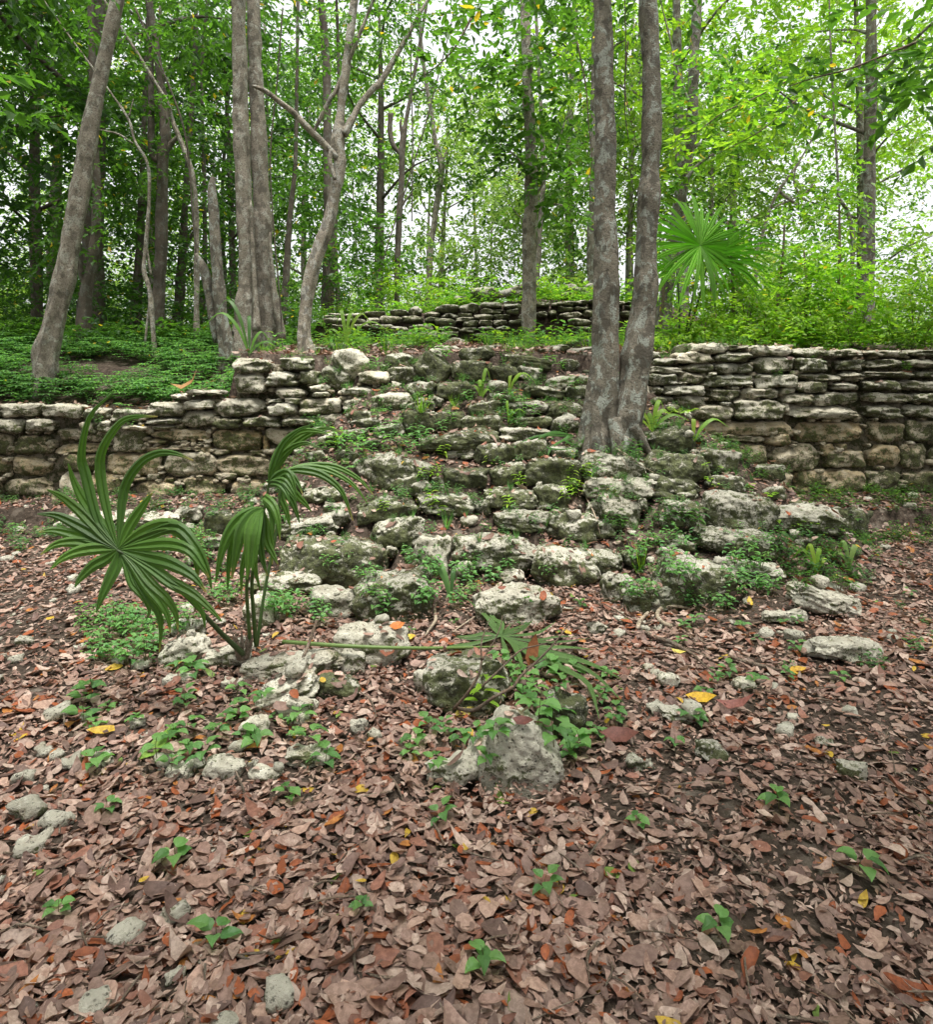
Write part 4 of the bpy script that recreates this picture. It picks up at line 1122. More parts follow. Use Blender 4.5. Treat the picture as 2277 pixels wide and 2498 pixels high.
def liana(label, pts, wd, Y):
    P, r = wpath(0, [(x, y, wd) for x, y in pts], Y)
    V, F4, F3 = tube(P, r, 6, 10 * len(P), .08)
    tag(mk('vine', V, F4, F3, M_BARKD, loc=tuple(P[0])), label, 'vine')
liana('thin dark vine hanging straight down between the twin trunks', [(1524, -60), (1527, 120), (1525, 260), (1534, 340)], 3, 7.0)
liana('thin vine hanging beside the slender Y-forked tree', [(1004, -40), (1003, 180), (1007, 330), (1005, 540)], 3, 13)
liana('slack vine swinging beside the grown-together pair', [(690, 880), (684, 740), (668, 560), (660, 380), (676, 200), (690, 20)], 4, 10.0)
liana('long bare vine slanting through the left crowns', [(330, 20), (400, 180), (452, 330), (470, 520), (480, 640)], 5, 11.5)

# ------------------------------------------------------------------ forest trees in repeats behind the ruin
def bg_proto(h, r, spread, pal, k, seed, mat, leaf=0.2):
    e = empty('tree', (0, 0, 0))
    ph = seed * 1.7
    P = [np.array([0.25 * math.sin(ph + 3 * t) * t, 0.2 * math.cos(ph + 2.5 * t) * t, h * t - 0.2]) for t in np.linspace(0, 1, 7)]
    parts = [tube(P, r * np.array([1.5, 1, .95, .85, .7, .5, .25]), 10, 24, 0.08, 4, 0.15, seed)]
    cl_ = []
    for j in range(7):
        t0 = 0.38 + 0.085 * j
        a = ph + j * 2.4
        b0 = np.array([0.25 * math.sin(ph + 3 * t0) * t0, 0.2 * math.cos(ph + 2.5 * t0) * t0, h * t0 - 0.2])
        L = spread * (1.1 - 0.45 * abs(t0 - 0.6))
        b1 = b0 + np.array([math.cos(a) * L * .6, math.sin(a) * L * .6, L * .35])
        b2 = b0 + np.array([math.cos(a + .3) * L, math.sin(a + .3) * L, L * .55])
        parts.append(tube([b0, b1, b2], [r * .35, r * .22, r * .08], 6, 8, 0.1, seed=j))
        cl_.append((b2, (L * .55, L * .55, L * .4), k // 9)); cl_.append((b1, (L * .45, L * .45, L * .35), k // 14))
    cl_.append((np.array(P[-1]), (spread * .7, spread * .7, spread * .6), k // 5))
    V, F4, F3 = join(parts)
    mk('trunk', V, F4, F3, mat, e)
    V, F4, F3, C = clump_crown(cl_, leaf, 11, pal, 0, 0.004, 0.8)
    mk('crown', V, F4, F3, M_LEAF, e, C, smooth=False)
    return e
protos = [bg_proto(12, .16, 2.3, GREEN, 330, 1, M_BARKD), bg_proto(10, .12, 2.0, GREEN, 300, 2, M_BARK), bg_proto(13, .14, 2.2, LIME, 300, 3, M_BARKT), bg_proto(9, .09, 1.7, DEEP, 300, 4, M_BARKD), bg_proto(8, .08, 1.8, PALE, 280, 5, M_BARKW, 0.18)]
spots = {0: [(-7.5, 13.5), (-10.8, 17), (-2.9, 22), (-13.5, 22)], 1: [(-9.3, 20), (3.2, 20.5), (8.8, 22), (-6.4, 27)], 2: [(5.2, 16.2), (8.6, 14.5), (10.8, 18.5), (6.4, 24), (13.8, 23)],
         3: [(-8.9, 11.8), (-11.8, 14), (-6.9, 19.8)], 4: [(1.9, 19.2), (4.8, 19.5), (7.0, 19), (-0.9, 24), (2.6, 25), (9.6, 26)]}
KL = {0: 'tall dark-barked forest tree with mid green crown among the others behind the ruin', 1: 'pale-barked forest tree with mid green crown among the others behind the ruin', 2: 'tall forest tree with bright yellow-green crown beyond the fan palm',
      3: 'low dark green forest tree in the shady left wood', 4: 'slight whitish tree with thin pale green crown beyond the low far wall'}
KG = {0: 'tall dark-barked forest trees', 1: 'pale-barked forest trees', 2: 'yellow-green forest trees', 3: 'low dark forest trees', 4: 'thin pale trees beyond the far wall'}
for k, lst in spots.items():
    for i, (x, y) in enumerate(lst):
        o = protos[k] if i == 0 else copy_tree(protos[k])
        o.location = (x, y, h1(x, y))
        o.rotation_euler = (0, 0, random.uniform(0, 6.28))
        s = random.uniform(0.85, 1.15)
        o.scale = (s, s, s)
        tag(o, KL[k], 'tree', KG[k])

# unseen trees added round the viewer so that their crowns shade the clearing
for i, (k, x, y) in enumerate([(0, -4.6, -1.2), (1, 4.2, -2.0), (0, 6.8, 3.6), (1, -7.4, 4.8), (0, 0.6, -5.2), (1, -9.5, 0.5), (0, 9.6, 0.2), (1, 8.2, 7.0), (0, -2.6, -3.4), (1, 2.4, -0.9)]):
    o = copy_tree(protos[k])
    o.location = (x, y, h1(x, y)); o.rotation_euler = (0, 0, i * 1.3); o.scale = (1.15, 1.15, 1.0)
    tag(o, 'unseen forest tree added beside or behind the viewer to shade the clearing', 'tree', 'unseen shade trees round the viewer')

# ------------------------------------------------------------------ the far wood: one mass nobody could count
def far_wood():
    arrs = []
    def band(y0, y1, n, leaf, pal, zlo, zhi, dens=None, per=9):
        n = int(n * 1.18)
        Y = rng.uniform(y0, y1, n)
        X = rng.uniform(-1.05, 1.05, n) * Y
        Z = rng.uniform(zlo, zhi, n) * np.ones(n)
        P = np.stack([X, Y, Z], 1)
        keep = fbm(P * np.array([.33, .33, .42]), 21, 2) > rng.uniform(-0.35, 0.5, n)
        # the clearing beyond the middle of the ruin, and a lighter one to the right
        gap = 1.1 * np.exp(-((X - 0.0) / 3.4) ** 2) * ss(4.4, 6.6, Z) + 0.95 * np.exp(-((X - 9.5) / 3.2) ** 2) * ss(3.6, 6.0, Z) * (1 - ss(10, 12, Z)) + 0.45 * ss(-2, 4, X) * ss(3.5, 6, Z) 
        keep &= rng.random(n) > gap
        if dens: keep &= np.array([bool(dens(x)) for x in X])
        P = P[keep]
        D = rng.normal(size=P.shape) * np.array([1, 1, .35])
        arrs.append(spray_leaves(P, D, 1.0 * rng.uniform(.6, 1.3, len(P)), per, leaf, pal, 0, 0.004))
    band(17, 26, 8000, 0.17, GREEN, 1.6, 6.0)
    band(18, 30, 9500, 0.18, GREEN, 4.5, 18.0)
    band(24, 40, 11000, 0.22, PALE, 1.2, 6.5, None, 11)  # far leaves paled in colour to stand for haze
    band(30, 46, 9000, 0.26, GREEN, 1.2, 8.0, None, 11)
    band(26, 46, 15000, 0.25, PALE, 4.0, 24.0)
    band(20, 32, 11000, 0.20, np.vstack([DEEP, GREEN]), 0.9, 6.5, lambda x: x < -2.5, 11)  # left wood darkened in colour to stand for shade
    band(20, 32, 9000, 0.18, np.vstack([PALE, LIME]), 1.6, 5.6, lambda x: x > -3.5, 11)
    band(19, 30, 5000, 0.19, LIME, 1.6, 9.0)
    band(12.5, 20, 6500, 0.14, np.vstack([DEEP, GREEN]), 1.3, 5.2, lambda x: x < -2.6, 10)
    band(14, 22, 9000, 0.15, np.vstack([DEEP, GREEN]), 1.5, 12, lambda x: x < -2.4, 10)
    band(12.5, 19, 2600, 0.14, GREEN, 1.6, 9.0, lambda x: x < -2.4)
    band(12.5, 18, 2600, 0.12, LIME, 2.2, 8.0, lambda x: x > 3.4)
    band(11.5, 15, 1500, 0.11, GREEN, 3.0, 9.0, lambda x: x < -2.2)
    band(14, 19, 1500, 0.13, GREEN, 3.0, 9.0, lambda x: -2.5 < x < 3.5)
    V, F4, F3, C = cat_leaves(arrs)
    tag(mk('forest', V, F4, F3, M_LEAF, None, C, smooth=False), 'mass of far wood leaves beyond the ruin, haze and shade painted in', 'forest', kind='stuff')
    V, F4, F3 = join([tube([(x, y, 1.2), (x + random.uniform(-.6, .6), y, 7), (x + random.uniform(-1, 1), y, 15)], [.08, .06, .04], 6, 8, 0.08, seed=i) for i, (x, y) in
                      enumerate([(random.uniform(-.8, .8) * yy, yy) for yy in np.linspace(20, 40, 16)])])
    tag(mk('forest_stems', V, F4, F3, M_BARKT), 'thin grey stems of the far wood seen between leaves', 'forest', kind='stuff')
far_wood()
# ------------------------------------------------------------------ fan palms
PALM = np.array([[0.058, 0.125, 0.024], [0.070, 0.148, 0.026], [0.085, 0.170, 0.030]])
def blade_colour(base, n):
    """leaflet colour from base to tip: some tips have yellowed or dried"""
    nst = n // 5
    t = np.repeat(np.linspace(0, 1, nst), 5)[:, None]
    c = np.repeat(np.asarray(base).reshape(1, 3), n, 0) * (1 + .16 * np.tile([1, -1, 1, -1, 1], nst)[:, None])
    k = random.random()
    if k < .55: c = c * (1 - ss(.86 + .1 * k, 1.0, t)) + np.array([.30, .24, .08]) * ss(.86 + .1 * k, 1.0, t)
    return c
def leaflet(path, wid, tip=0.10, fold=0.22, wpos=0.42, nst=16, face=(0, -1, 0.25), split=False):
    """a pleated palm leaflet along path; wid = greatest width"""
    C = resample(path, nst)
    T = unit(np.gradient(C, axis=0))
    fv = np.asarray(face, dtype=np.float64)
    S = unit(np.cross(T, fv)); Nn = np.cross(S, T)
    t = np.linspace(0, 1, nst)
    w = .8 * np.where(t < wpos, 0.16 + 0.84 * np.sin(t / wpos * math.pi / 2), 1 - (1 - tip) * ((t - wpos) / (1 - wpos)) ** 1.6) * wid / 2
    cols = []
    for k, up in ((-1, 0.0), (-.5, fold * 1.5), (0, 0.0), (.5, fold * 1.5), (1, 0.0)):
        cols.append(C + S * (w * k)[:, None] + Nn * (w * up)[:, None])
    V = np.stack(cols, 1)
    idx = np.arange(nst * 5).reshape(nst, 5)
    F = np.stack([idx[:-1, :-1], idx[:-1, 1:], idx[1:, 1:], idx[1:, :-1]], -1).reshape(-1, 4)
    return V.reshape(-1, 3), F

def blade(paths, name, mat, parent, loc, pal=PALM, **kw):
    V, F, C, b = [], [], [], 0
    for p in paths:
        path, wid = p[0], p[1]
        k = dict(kw)
        if len(p) > 2: k.update(p[2])
        v, f = leaflet(path, wid, **k)
        V.append(v); F.append(f + b); b += len(v)
        C.append(np.repeat(pal[rng.integers(0, len(pal), 1)] * rng.uniform(0.85, 1.15), len(v), 0))
    return mk(name, np.concatenate(V), np.concatenate(F), None, mat, parent, np.concatenate(C), loc=loc)

def stem(path, rad, mat, parent, loc, name='petiole', colr=(0.05, 0.10, 0.022), nring=8):
    V, F4, F3 = tube(path, rad, nring, 6 * len(path), 0.03)
    return mk(name, V, F4, F3, mat, parent, np.repeat(np.array([colr]), len(V), 0), loc=loc)

def PP(pts, Y0):
    """picture points (crop P) with their own distances"""
    out = []
    for p in pts:
        u, v = px('P', p[0], p[1])
        out.append(at(u, v, Y0 + (p[2] if len(p) > 2 else 0)))
    return np.array(out)

pb = cast(*px('P', 1015, 1640))
palm = empty('fan_palm', tuple(pb))
tag(palm, 'young fan palm with drooping leaves at the end of the loaf-shaped block', 'palm')
YP = pb[1] - 0.05
YH = YP - 0.45
hub = PP([(248, 1008)], YH)[0]
fr = empty('frond', tuple(hub)); fr.parent = palm; fr.location = Vector(hub) - palm.location
stemV, sF4, sF3 = tube(np.vstack([PP([(1015, 1650)], YP), PP([(880, 1520)], YP - .1), PP([(640, 1270)], YP - .3), PP([(420, 1110)], YH + .02), [hub + np.array([0, -.012, 0])]]), [.014, .012, .010, .0085, .006], 8, 30, 0.02)
def sub(name, V, F4, F3, mat, parent, world, col):
    o = mk(name, np.asarray(V) - np.asarray(world), F4, F3, mat, None, col, smooth=name != 'blade')
    o.parent = parent
    return o
sub('petiole', stemV, sF4, sF3, M_PETIOLE, fr, hub, np.repeat(np.array([[.030, .050, .014]]), len(stemV), 0))
A = []
def fan(tips, Y, hubp, wid, **k):
    for t in tips:
        via, w = t[0], t[1] if t[1] else wid
        pts = np.vstack([[hubp], PP(via, Y)])
        A.append((pts, w, k))
Z = YH
fan([([(130, 850, .03), (50, 560, .06), (22, 420, .05), (75, 190, .0), (225, 38, -.06)], .062), ([(190, 820, .03), (140, 560, .06), (148, 400, .05), (250, 240, 0), (345, 195, -.05), (490, 192, -.1)], .062),
     ([(262, 820, .03), (290, 620, .05), (380, 480, .02), (490, 418, -.03), (600, 420, -.08), (710, 462, -.12)], .060), ([(320, 860, .02), (400, 740, .02), (458, 660, 0)], .068),
     ([(380, 910, 0), (540, 860, -.03), (660, 920, -.06), (725, 1060, -.08), (735, 1200, -.08)], .085), ([(420, 925, -.01), (600, 870, -.05), (720, 985, -.09), (790, 1120, -.1), (822, 1250, -.1)], .07),
     ([(400, 985, -.02), (560, 975, -.06), (680, 1010, -.1), (760, 1110, -.12), (805, 1180, -.12)], .07), ([(420, 1055, -.03), (560, 1090, -.08), (700, 1165, -.12), (790, 1270, -.14)], .08),
     ([(440, 1110, -.04), (560, 1200, -.08), (700, 1275, -.12), (800, 1360, -.14), (885, 1450, -.15)], .065), ([(430, 1120, -.05), (560, 1215, -.09), (680, 1285, -.1), (765, 1400, -.1), (780, 1490, -.1)], .05),
     ([(350, 1100, -.03), (440, 1210, -.06), (545, 1310, -.08), (600, 1400, -.08), (615, 1500, -.08)], .06), ([(340, 1110, -.03), (420, 1230, -.06), (510, 1340, -.08), (555, 1430, -.08), (568, 1520, -.08)], .055),
     ([(330, 1130, -.02), (400, 1260, -.05), (490, 1390, -.06), (510, 1500, -.06), (500, 1640, -.06)], .05), ([(295, 1120, -.02), (330, 1220, -.04), (400, 1300, -.05), (440, 1380, -.05), (415, 1450, -.05)], .042),
     ([(240, 1090, -.01), (200, 1180, -.03), (150, 1290, -.05), (112, 1395, -.06)], .075), ([(180, 1060, 0), (90, 1110, -.02), (20, 1180, -.04), (-20, 1240, -.06)], .07),
     ([(150, 1000, .01), (20, 1015, 0), (-90, 1060, -.03), (-170, 1130, -.06)], .07), ([(140, 985, .02), (0, 960, .02), (-130, 975, 0), (-230, 1040, -.04)], .07),
     ([(140, 940, .02), (0, 860, .03), (-130, 800, .02), (-250, 790, -.02)], .07), ([(150, 915, .02), (20, 780, .04), (-90, 690, .03), (-190, 640, 0)], .066), ([(160, 880, .03), (50, 730, .05), (-20, 600, .05), (-60, 480, .03)], .066),
     ([(130, 960, .02), (-10, 920, .03), (-140, 890, .02), (-240, 900, -.02)], .07)], Z, hub, .065, nst=20, wpos=.36)
def subblade(paths, parent, world, mat=M_FROND, pal=PALM):
    V, F, C, b = [], [], [], 0
    for path, wid, k in paths:
        v, f = leaflet(path, wid, **k)
        V.append(v); F.append(f + b); b += len(v)
        C.append(blade_colour(pal[rng.integers(0, len(pal))] * rng.uniform(0.8, 1.2), len(v)))
    return sub('blade', np.concatenate(V), np.concatenate(F), None, mat, parent, world, np.concatenate(C))
subblade(A, fr, hub)

hub2 = PP([(1140, 780)], YP)[0]
fr2 = empty('frond', tuple(hub2)); fr2.parent = palm; fr2.location = Vector(hub2) - palm.location
for path, rad in (([(1062, 1600, .1), (1045, 1400, .08), (1040, 1200, .05), (1090, 950, .02), (1140, 780, 0), (1175, 610, 0), (1200, 500, 0)], [.011, .010, .0095, .009, .008, .006, .003]), ([(1095, 1600, .12), (1080, 1400, .1), (1070, 1200, .08), (1110, 900, .05), (1140, 780, .02)], [.012, .011, .010, .009, .007])):
    V, F4, F3 = tube(PP(path, YP), rad, 8, 30, 0.03)
    sub('petiole', V, F4, F3, M_PETIOLE, fr2, hub2, np.repeat(np.array([[.05, .085, .02]]), len(V), 0))
A = []
r1, r2, r3 = PP([(1170, 620)], YP)[0], PP([(1140, 760)], YP)[0], PP([(1150, 690)], YP)[0]
fan([([(1200, 500, -.02), (1260, 360, -.03), (1350, 280, -.06), (1450, 240, -.1)], .05), ([(1195, 490, .02), (1250, 380, .02), (1370, 285, 0), (1490, 285, -.04), (1540, 305, -.06)], .05), ([(1210, 500, .03), (1290, 400, .04), (1390, 355, .02), (1485, 382, 0)], .05),
     ([(1220, 510, .05), (1310, 380, .06), (1440, 290, .05), (1540, 265, .03), (1630, 290, 0)], .05)], YP, r1, .06, wpos=.35)
fan([([(1210, 570, -.06), (1280, 535, -.1), (1320, 590, -.13), (1338, 690, -.15)], .06), ([(1220, 560, -.05), (1300, 545, -.08), (1350, 600, -.1), (1382, 670, -.12)], .05), ([(1200, 600, -.08), (1260, 590, -.13), (1310, 650, -.16), (1345, 712, -.17)], .055),
     ([(1190, 600, -.08), (1240, 610, -.13), (1280, 660, -.16), (1300, 725, -.18)], .05)], YP, r1, .06, wpos=.35)
fan([([(1150, 690, -.08), (1200, 740, -.14), (1230, 830, -.17), (1242, 950, -.18)], .06), ([(1150, 700, -.06), (1190, 770, -.12), (1195, 860, -.15), (1200, 950, -.16)], .05)], YP, r3, .06, wpos=.35)
fan([([(1060, 780, -.06), (960, 860, -.1), (890, 1000, -.12), (845, 1210, -.13)], .085), ([(1080, 790, -.08), (1010, 880, -.14), (975, 1020, -.16), (945, 1190, -.17)], .09), ([(1100, 800, -.09), (1060, 900, -.16), (1050, 1040, -.18), (1040, 1190, -.19)], .085),
     ([(1110, 800, -.09), (1090, 920, -.16), (1080, 1050, -.18), (1070, 1140, -.19)], .07), ([(1050, 800, -.04), (970, 900, -.07), (930, 1080, -.08), (920, 1270, -.08)], .06), ([(1110, 820, .03), (1060, 950, .06), (1010, 1120, .07), (1005, 1300, .07)], .055),
     ([(1130, 860, -.02), (1120, 960, -.04), (1135, 1070, -.05), (1165, 1170, -.06)], .055), ([(1150, 860, .02), (1160, 960, .02), (1200, 1040, 0), (1230, 1100, -.02)], .055), ([(1120, 880, .03), (1090, 1000, .05), (1090, 1130, .05), (1125, 1270, .05)], .05),
     ([(1160, 850, .03), (1180, 930, .04), (1190, 1010, .04), (1195, 1100, .03)], .05)], YP, r2, .07, wpos=.4)
subblade(A, fr2, hub2)
hub3 = PP([(1262, 530)], YP + .25)[0]
fr3 = empty('frond', tuple(hub3)); fr3.parent = palm; fr3.location = Vector(hub3) - palm.location
V, F4, F3 = tube(PP([(1100, 1600, -.1), (1150, 1250, -.05), (1215, 930, 0), (1240, 700, 0), (1255, 560, 0), (1262, 530, 0)], YP + .25), [.010, .009, .008, .0075, .006, .005], 8, 26, .03)
sub('petiole', V, F4, F3, M_PETIOLE, fr3, hub3, np.repeat(np.array([[.045, .085, .02]]), len(V), 0))
A = []
fan([([(1370, 520, .0), (1500, 550, 0), (1620, 650, -.02), (1690, 830, -.04)], .06), ([(1380, 505, .05), (1530, 520, .06), (1680, 600, .05), (1780, 725, .03)], .05), ([(1380, 500, .08), (1560, 495, .1), (1720, 570, .1), (1815, 670, .08)], .05), ([(1370, 505, .1), (1500, 500, .12), (1590, 550, .13), (1650, 595, .12)], .05),
     ([(1300, 620, .05), (1350, 680, .06), (1400, 730, .06), (1435, 775, .06)], .055), ([(1270, 650, .02), (1310, 700, .02), (1340, 770, .02), (1362, 845, .02)], .055), ([(1250, 680, .0), (1270, 740, 0), (1290, 800, 0), (1305, 880, 0)], .05)], YP + .25, hub3, .05, wpos=.35)
subblade(A, fr3, hub3)

shp = []
for i in range(9):
    a = i * .7
    q0 = np.array(pb) + np.array([math.cos(a) * .02, math.sin(a) * .02, -.03]); q1 = np.array(pb) + np.array([math.cos(a) * .05, math.sin(a) * .05, random.uniform(.05, .14)])
    shp.append(tube([q0, (q0 + q1) / 2, q1], [.012, .010, .003], 6, 8, .15, seed=i))
V, F4, F3 = join(shp)
mk('sheath', V, F4, F3, M_TWIG, palm, loc=tuple(pb))

# the upright fan palm on the right terrace
qb = np.array([at(1660, 800, 9.6)[0], 9.6, h1(at(1660, 800, 9.6)[0], 9.6)])
p2 = empty('fan_palm', tuple(qb))
tag(p2, 'tall-stalked fan palm with a full round bright leaf above the thicket', 'palm')
def round_frond(hubp, base, normal, up, Rr, n, span0, span1, drp, pal, jitter=.08):
    f = empty('frond', tuple(hubp)); f.parent = p2; f.location = Vector(hubp) - p2.location
    mid = (np.asarray(hubp) + np.asarray(base)) / 2 + np.array([0.03, 0, 0])
    V, F4, F3 = tube([base, mid, hubp], [.02, .015, .010], 8, 22, .03)
    sub('petiole', V, F4, F3, M_PETIOLE, f, hubp, np.repeat(np.array([[.035, .06, .02]]), len(V), 0))
    normal = unit(np.asarray(normal, float)); up = unit(np.asarray(up, float) - normal * np.dot(up, normal)); rt = np.cross(up, normal)
    out = []
    for i in range(n):
        a = R(span0 + (span1 - span0) * i / (n - 1) + random.uniform(-1.5, 1.5))
        d = math.cos(a) * up + math.sin(a) * rt
        L = Rr * random.uniform(.78, 1.1)
        c = normal * random.uniform(0.02, 0.14)
        side_dr = drp * random.uniform(.5, 1.4)
        P = [hubp, hubp + d * L * .3 + c * L * .5, hubp + d * L * .68 + c * L * .6 - np.array([0, 0, 1]) * side_dr * .25 * L, hubp + d * L * .97 + c * L * .2 - np.array([0, 0, 1]) * side_dr * 1.5 * L]
        out.append((np.array(P), 2 * math.pi * L * .45 / n * (span1 - span0) / 360 * 1.12, dict(wpos=.40, fold=.34, face=tuple(normal + np.array([0, 0, .1])), nst=14, tip=.06)))
    subblade(out, f, hubp, M_FRONDB, pal)
PB = np.array([[.125, .265, .032], [.145, .30, .036], [.11, .235, .032]])  # greens raised so that this palm looks lit
base2 = qb + np.array([0, 0, -.05])
round_frond(at(1709, 599, 9.35), base2, (0.15, -.85, .42), (0, 0, 1), 1.06, 38, -178, 178, .10, PB)
round_frond(at(1730, 632, 9.42), base2, (-.35, -.8, .45), (0, 0, 1), 1.12, 17, 40, 130, .16, PB)
round_frond(at(1652, 660, 9.8), base2 + np.array([-.03, 0, 0]), (.2, -.8, .6), (-1, 0, .5), .7, 10, -60, 40, .4, PB)

# ------------------------------------------------------------------ the fallen frond
def RP(pts, lift=0.03):
    out = []
    for p in pts:
        u, v = px('R', p[0], p[1])
        g = hit(u, v + 3)
        z = drop(g[0], g[1], 1.2)[0][2]
        out.append([g[0], g[1], max(z, g[2]) + (p[2] if len(p) > 2 else lift)])
    return np.array(out)
hub4 = RP([(600, 430, .06)])[0]
ff = empty('palm_frond', tuple(hub4))
tag(ff, 'fallen green fan frond with a long stalk behind the big squared block', 'frond')
s_a = hit(690, 1575); s_h = hub4
st0 = np.array([at(690 + (1223 - 690) * t, 1565 + (1577 - 1565) * t + 9 * math.sin(math.pi * t), (s_a[1] - .30) * (1 - t) + (s_h[1] - .02) * t - .16 * math.sin(math.pi * t)) for t in np.linspace(0, 1, 7)])
V, F4, F3 = tube(st0, [.011, .011, .010, .010, .009, .008, .005], 8, 40, .02)
mk('petiole', V, F4, F3, M_PETIOLE, ff, np.repeat(np.array([[.11, .17, .045]]), len(V), 0), loc=tuple(hub4))
A = []
for pts, w in [([(900, 490), (1200, 500), (1435, 550)], .05), ([(900, 520), (1300, 620), (1500, 700), (1680, 835)], .055), ([(880, 510), (1250, 590), (1480, 690)], .055), ([(860, 530), (1200, 680), (1450, 790), (1700, 1010)], .055), ([(860, 540), (1150, 740), (1380, 880), (1480, 1160)], .06),
               ([(800, 540), (1100, 700), (1350, 800)], .05), ([(820, 400), (950, 340), (1090, 300)], .045), ([(760, 370), (830, 310), (880, 285)], .04), ([(690, 370), (740, 320), (850, 290)], .04), ([(640, 350), (660, 320), (690, 300)], .04), ([(590, 360), (575, 290), (545, 240)], .045),
               ([(560, 380), (510, 330), (470, 300)], .04), ([(540, 300), (450, 220), (280, 70)], .05), ([(600, 300), (520, 220), (400, 130)], .05), ([(450, 410), (330, 400), (195, 400)], .05), ([(420, 440), (300, 440), (180, 430)], .045), ([(350, 470), (180, 480), (0, 540)], .05),
               ([(760, 510), (900, 640), (1010, 700)], .045), ([(700, 500), (760, 620), (800, 760)], .045), ([(640, 540), (680, 680), (720, 860)], .04), ([(900, 470), (1150, 450), (1400, 430)], .035), ([(880, 440), (1100, 410), (1280, 440)], .035)]:
    P = np.vstack([[hub4], RP(pts, .035)])
    P[1:, 2] += np.array([random.uniform(0, .03) for _ in P[1:]])
    A.append((P, w, dict(face=(0, 0, 1), nst=14, wpos=.4, fold=.3, tip=.06)))
V, F, C, b = [], [], [], 0
for path, wid, k in A:
    v, f = leaflet(path, wid, **k); V.append(v); F.append(f + b); b += len(v)
    C.append(np.repeat(np.array([[.075, .135, .04]]) * rng.uniform(.75, 1.3), len(v), 0))
mk('blade', np.concatenate(V), np.concatenate(F), None, M_FROND, ff, np.concatenate(C), loc=tuple(hub4))

# ------------------------------------------------------------------ seedlings and small plants
def proto_plant(name, kind, seed):
    r = np.random.default_rng(seed)
    pos, d, n, L, W = [], [], [], [], []
    stems = []
    def add(p, dd, nn, l, w): pos.append(p); d.append(dd); n.append(nn); L.append(l); W.append(w)
    shape = (.5, .38)
    if kind == 'heart':
        h = .11; shape = (.52, .36)
        stems.append(([(0, 0, -.03), (.008, 0, h * .5), (0, .006, h)], [.0022, .0018, .0012]))
        for i in range(5):
            a = i * 2.4 + r.uniform(-.3, .3); z = h * (.5 + .1 * i)
            dd = np.array([math.cos(a), math.sin(a), r.uniform(-.25, .25)])
            add(np.array([0, 0, min(z, h)]) + dd * .02, dd, np.array([0, -.15, 1.0]), r.uniform(.06, .085), r.uniform(.05, .066))
    elif kind == 'lance':
        h = .20
        stems.append(([(0, 0, -.03), (.015, .01, h * .5), (0, 0, h)], [.003, .0022, .0014]))
        for i in range(11):
            a = i * 2.2 + r.uniform(-.3, .3); z = h * (.3 + .065 * i)
            dd = np.array([math.cos(a), math.sin(a), r.uniform(-.2, .35)])
            add(np.array([0, 0, min(z, h)]) + dd * .008, dd, np.array([0, -.1, 1.0]), r.uniform(.07, .11), r.uniform(.026, .036))
    elif kind == 'pinnate':
        h = .13
        for s in range(5):
            a = s * 1.26 + r.uniform(-.3, .3)
            tip = np.array([math.cos(a) * .15, math.sin(a) * .15, h + r.uniform(-.03, .03)])
            stems.append(([(0, 0, -.03), tuple(tip * .5 + np.array([0, 0, .05])), tuple(tip)], [.002, .0015, .001]))
            for j in range(5):
                q = tip * (.45 + .13 * j) + np.array([0, 0, .035 - .008 * j])
                for sg in (-1, 1):
                    dd = np.array([math.cos(a + sg * 1.0), math.sin(a + sg * 1.0), -.1])
                    add(q, dd, np.array([0, 0, 1.0]), .045, .018)
            add(tip, np.array([math.cos(a), math.sin(a), -.1]), np.array([0, 0, 1.0]), .05, .02)
    elif kind == 'bush':
        for s in range(5):
            a = s * 1.3 + r.uniform(-.3, .3); h = r.uniform(.14, .26)
            tip = np.array([math.cos(a) * .10, math.sin(a) * .10, h])
            stems.append(([(0, 0, -.03), tuple(tip * .5 + np.array([.01, 0, .02])), tuple(tip)], [.003, .002, .0012]))
            for j in range(6):
                a2 = j * 2.1 + s
                dd = np.array([math.cos(a2), math.sin(a2), r.uniform(-.3, .2)])
                add(tip * (.4 + .12 * j), dd, np.array([0, -.2, 1.0]), r.uniform(.05, .08), r.uniform(.026, .042))
    elif kind == 'grass':
        for s in range(22):
            a = r.uniform(0, 6.28); l = r.uniform(.12, .24)
            add(np.array([r.normal() * .012, r.normal() * .012, -.01]), np.array([math.cos(a) * .55, math.sin(a) * .55, .9]), np.array([math.cos(a), math.sin(a), -.4]), l, .007)
    elif kind == 'palmate':
        h = .2
        for s in range(4):
            a = s * 1.57 + r.uniform(-.4, .4)
            tip = np.array([math.cos(a) * .10, math.sin(a) * .10, h + r.uniform(-.05, .05)])
            stems.append(([(0, 0, -.03), tuple(tip * .5 + np.array([0, 0, .03])), tuple(tip)], [.003, .002, .0015]))
            for j in range(7):
                a2 = a + (j - 3) * .72
                add(tip, np.array([math.cos(a2), math.sin(a2), -.12]), np.array([0, 0, 1.0]), .10 - .006 * abs(j - 3), .026)
    pos, d, n = np.array(pos), unit(np.array(d)), unit(np.array(n))
    return pos, d, n, np.array(L), np.array(W), shape, stems

def build_plant(name, kind, pal, seed, scale=1.0):
    pos, d, n, L, W, shape, stems = proto_plant(name, kind, seed)
    cV = leaf_mesh(pos, d, n, L, W, pick(pal, len(pos), 0), 2, 0.12, -0.25, shape)
    if stems:
        sv, s4, s3 = join([tube(p, r, 5, 6, 0) for p, r in stems])
        b = len(cV[0])
        V = np.vstack([cV[0], sv]); F4 = np.vstack([cV[1], s4 + b]); F3 = np.vstack([cV[2], s3 + b])
        C = np.vstack([cV[3], np.repeat(np.array([[.10, .085, .04]]), len(sv), 0)])
    else: V, F4, F3, C = cV
    return mk(name, V * scale, F4, F3, M_LEAF, None, C, smooth=False)

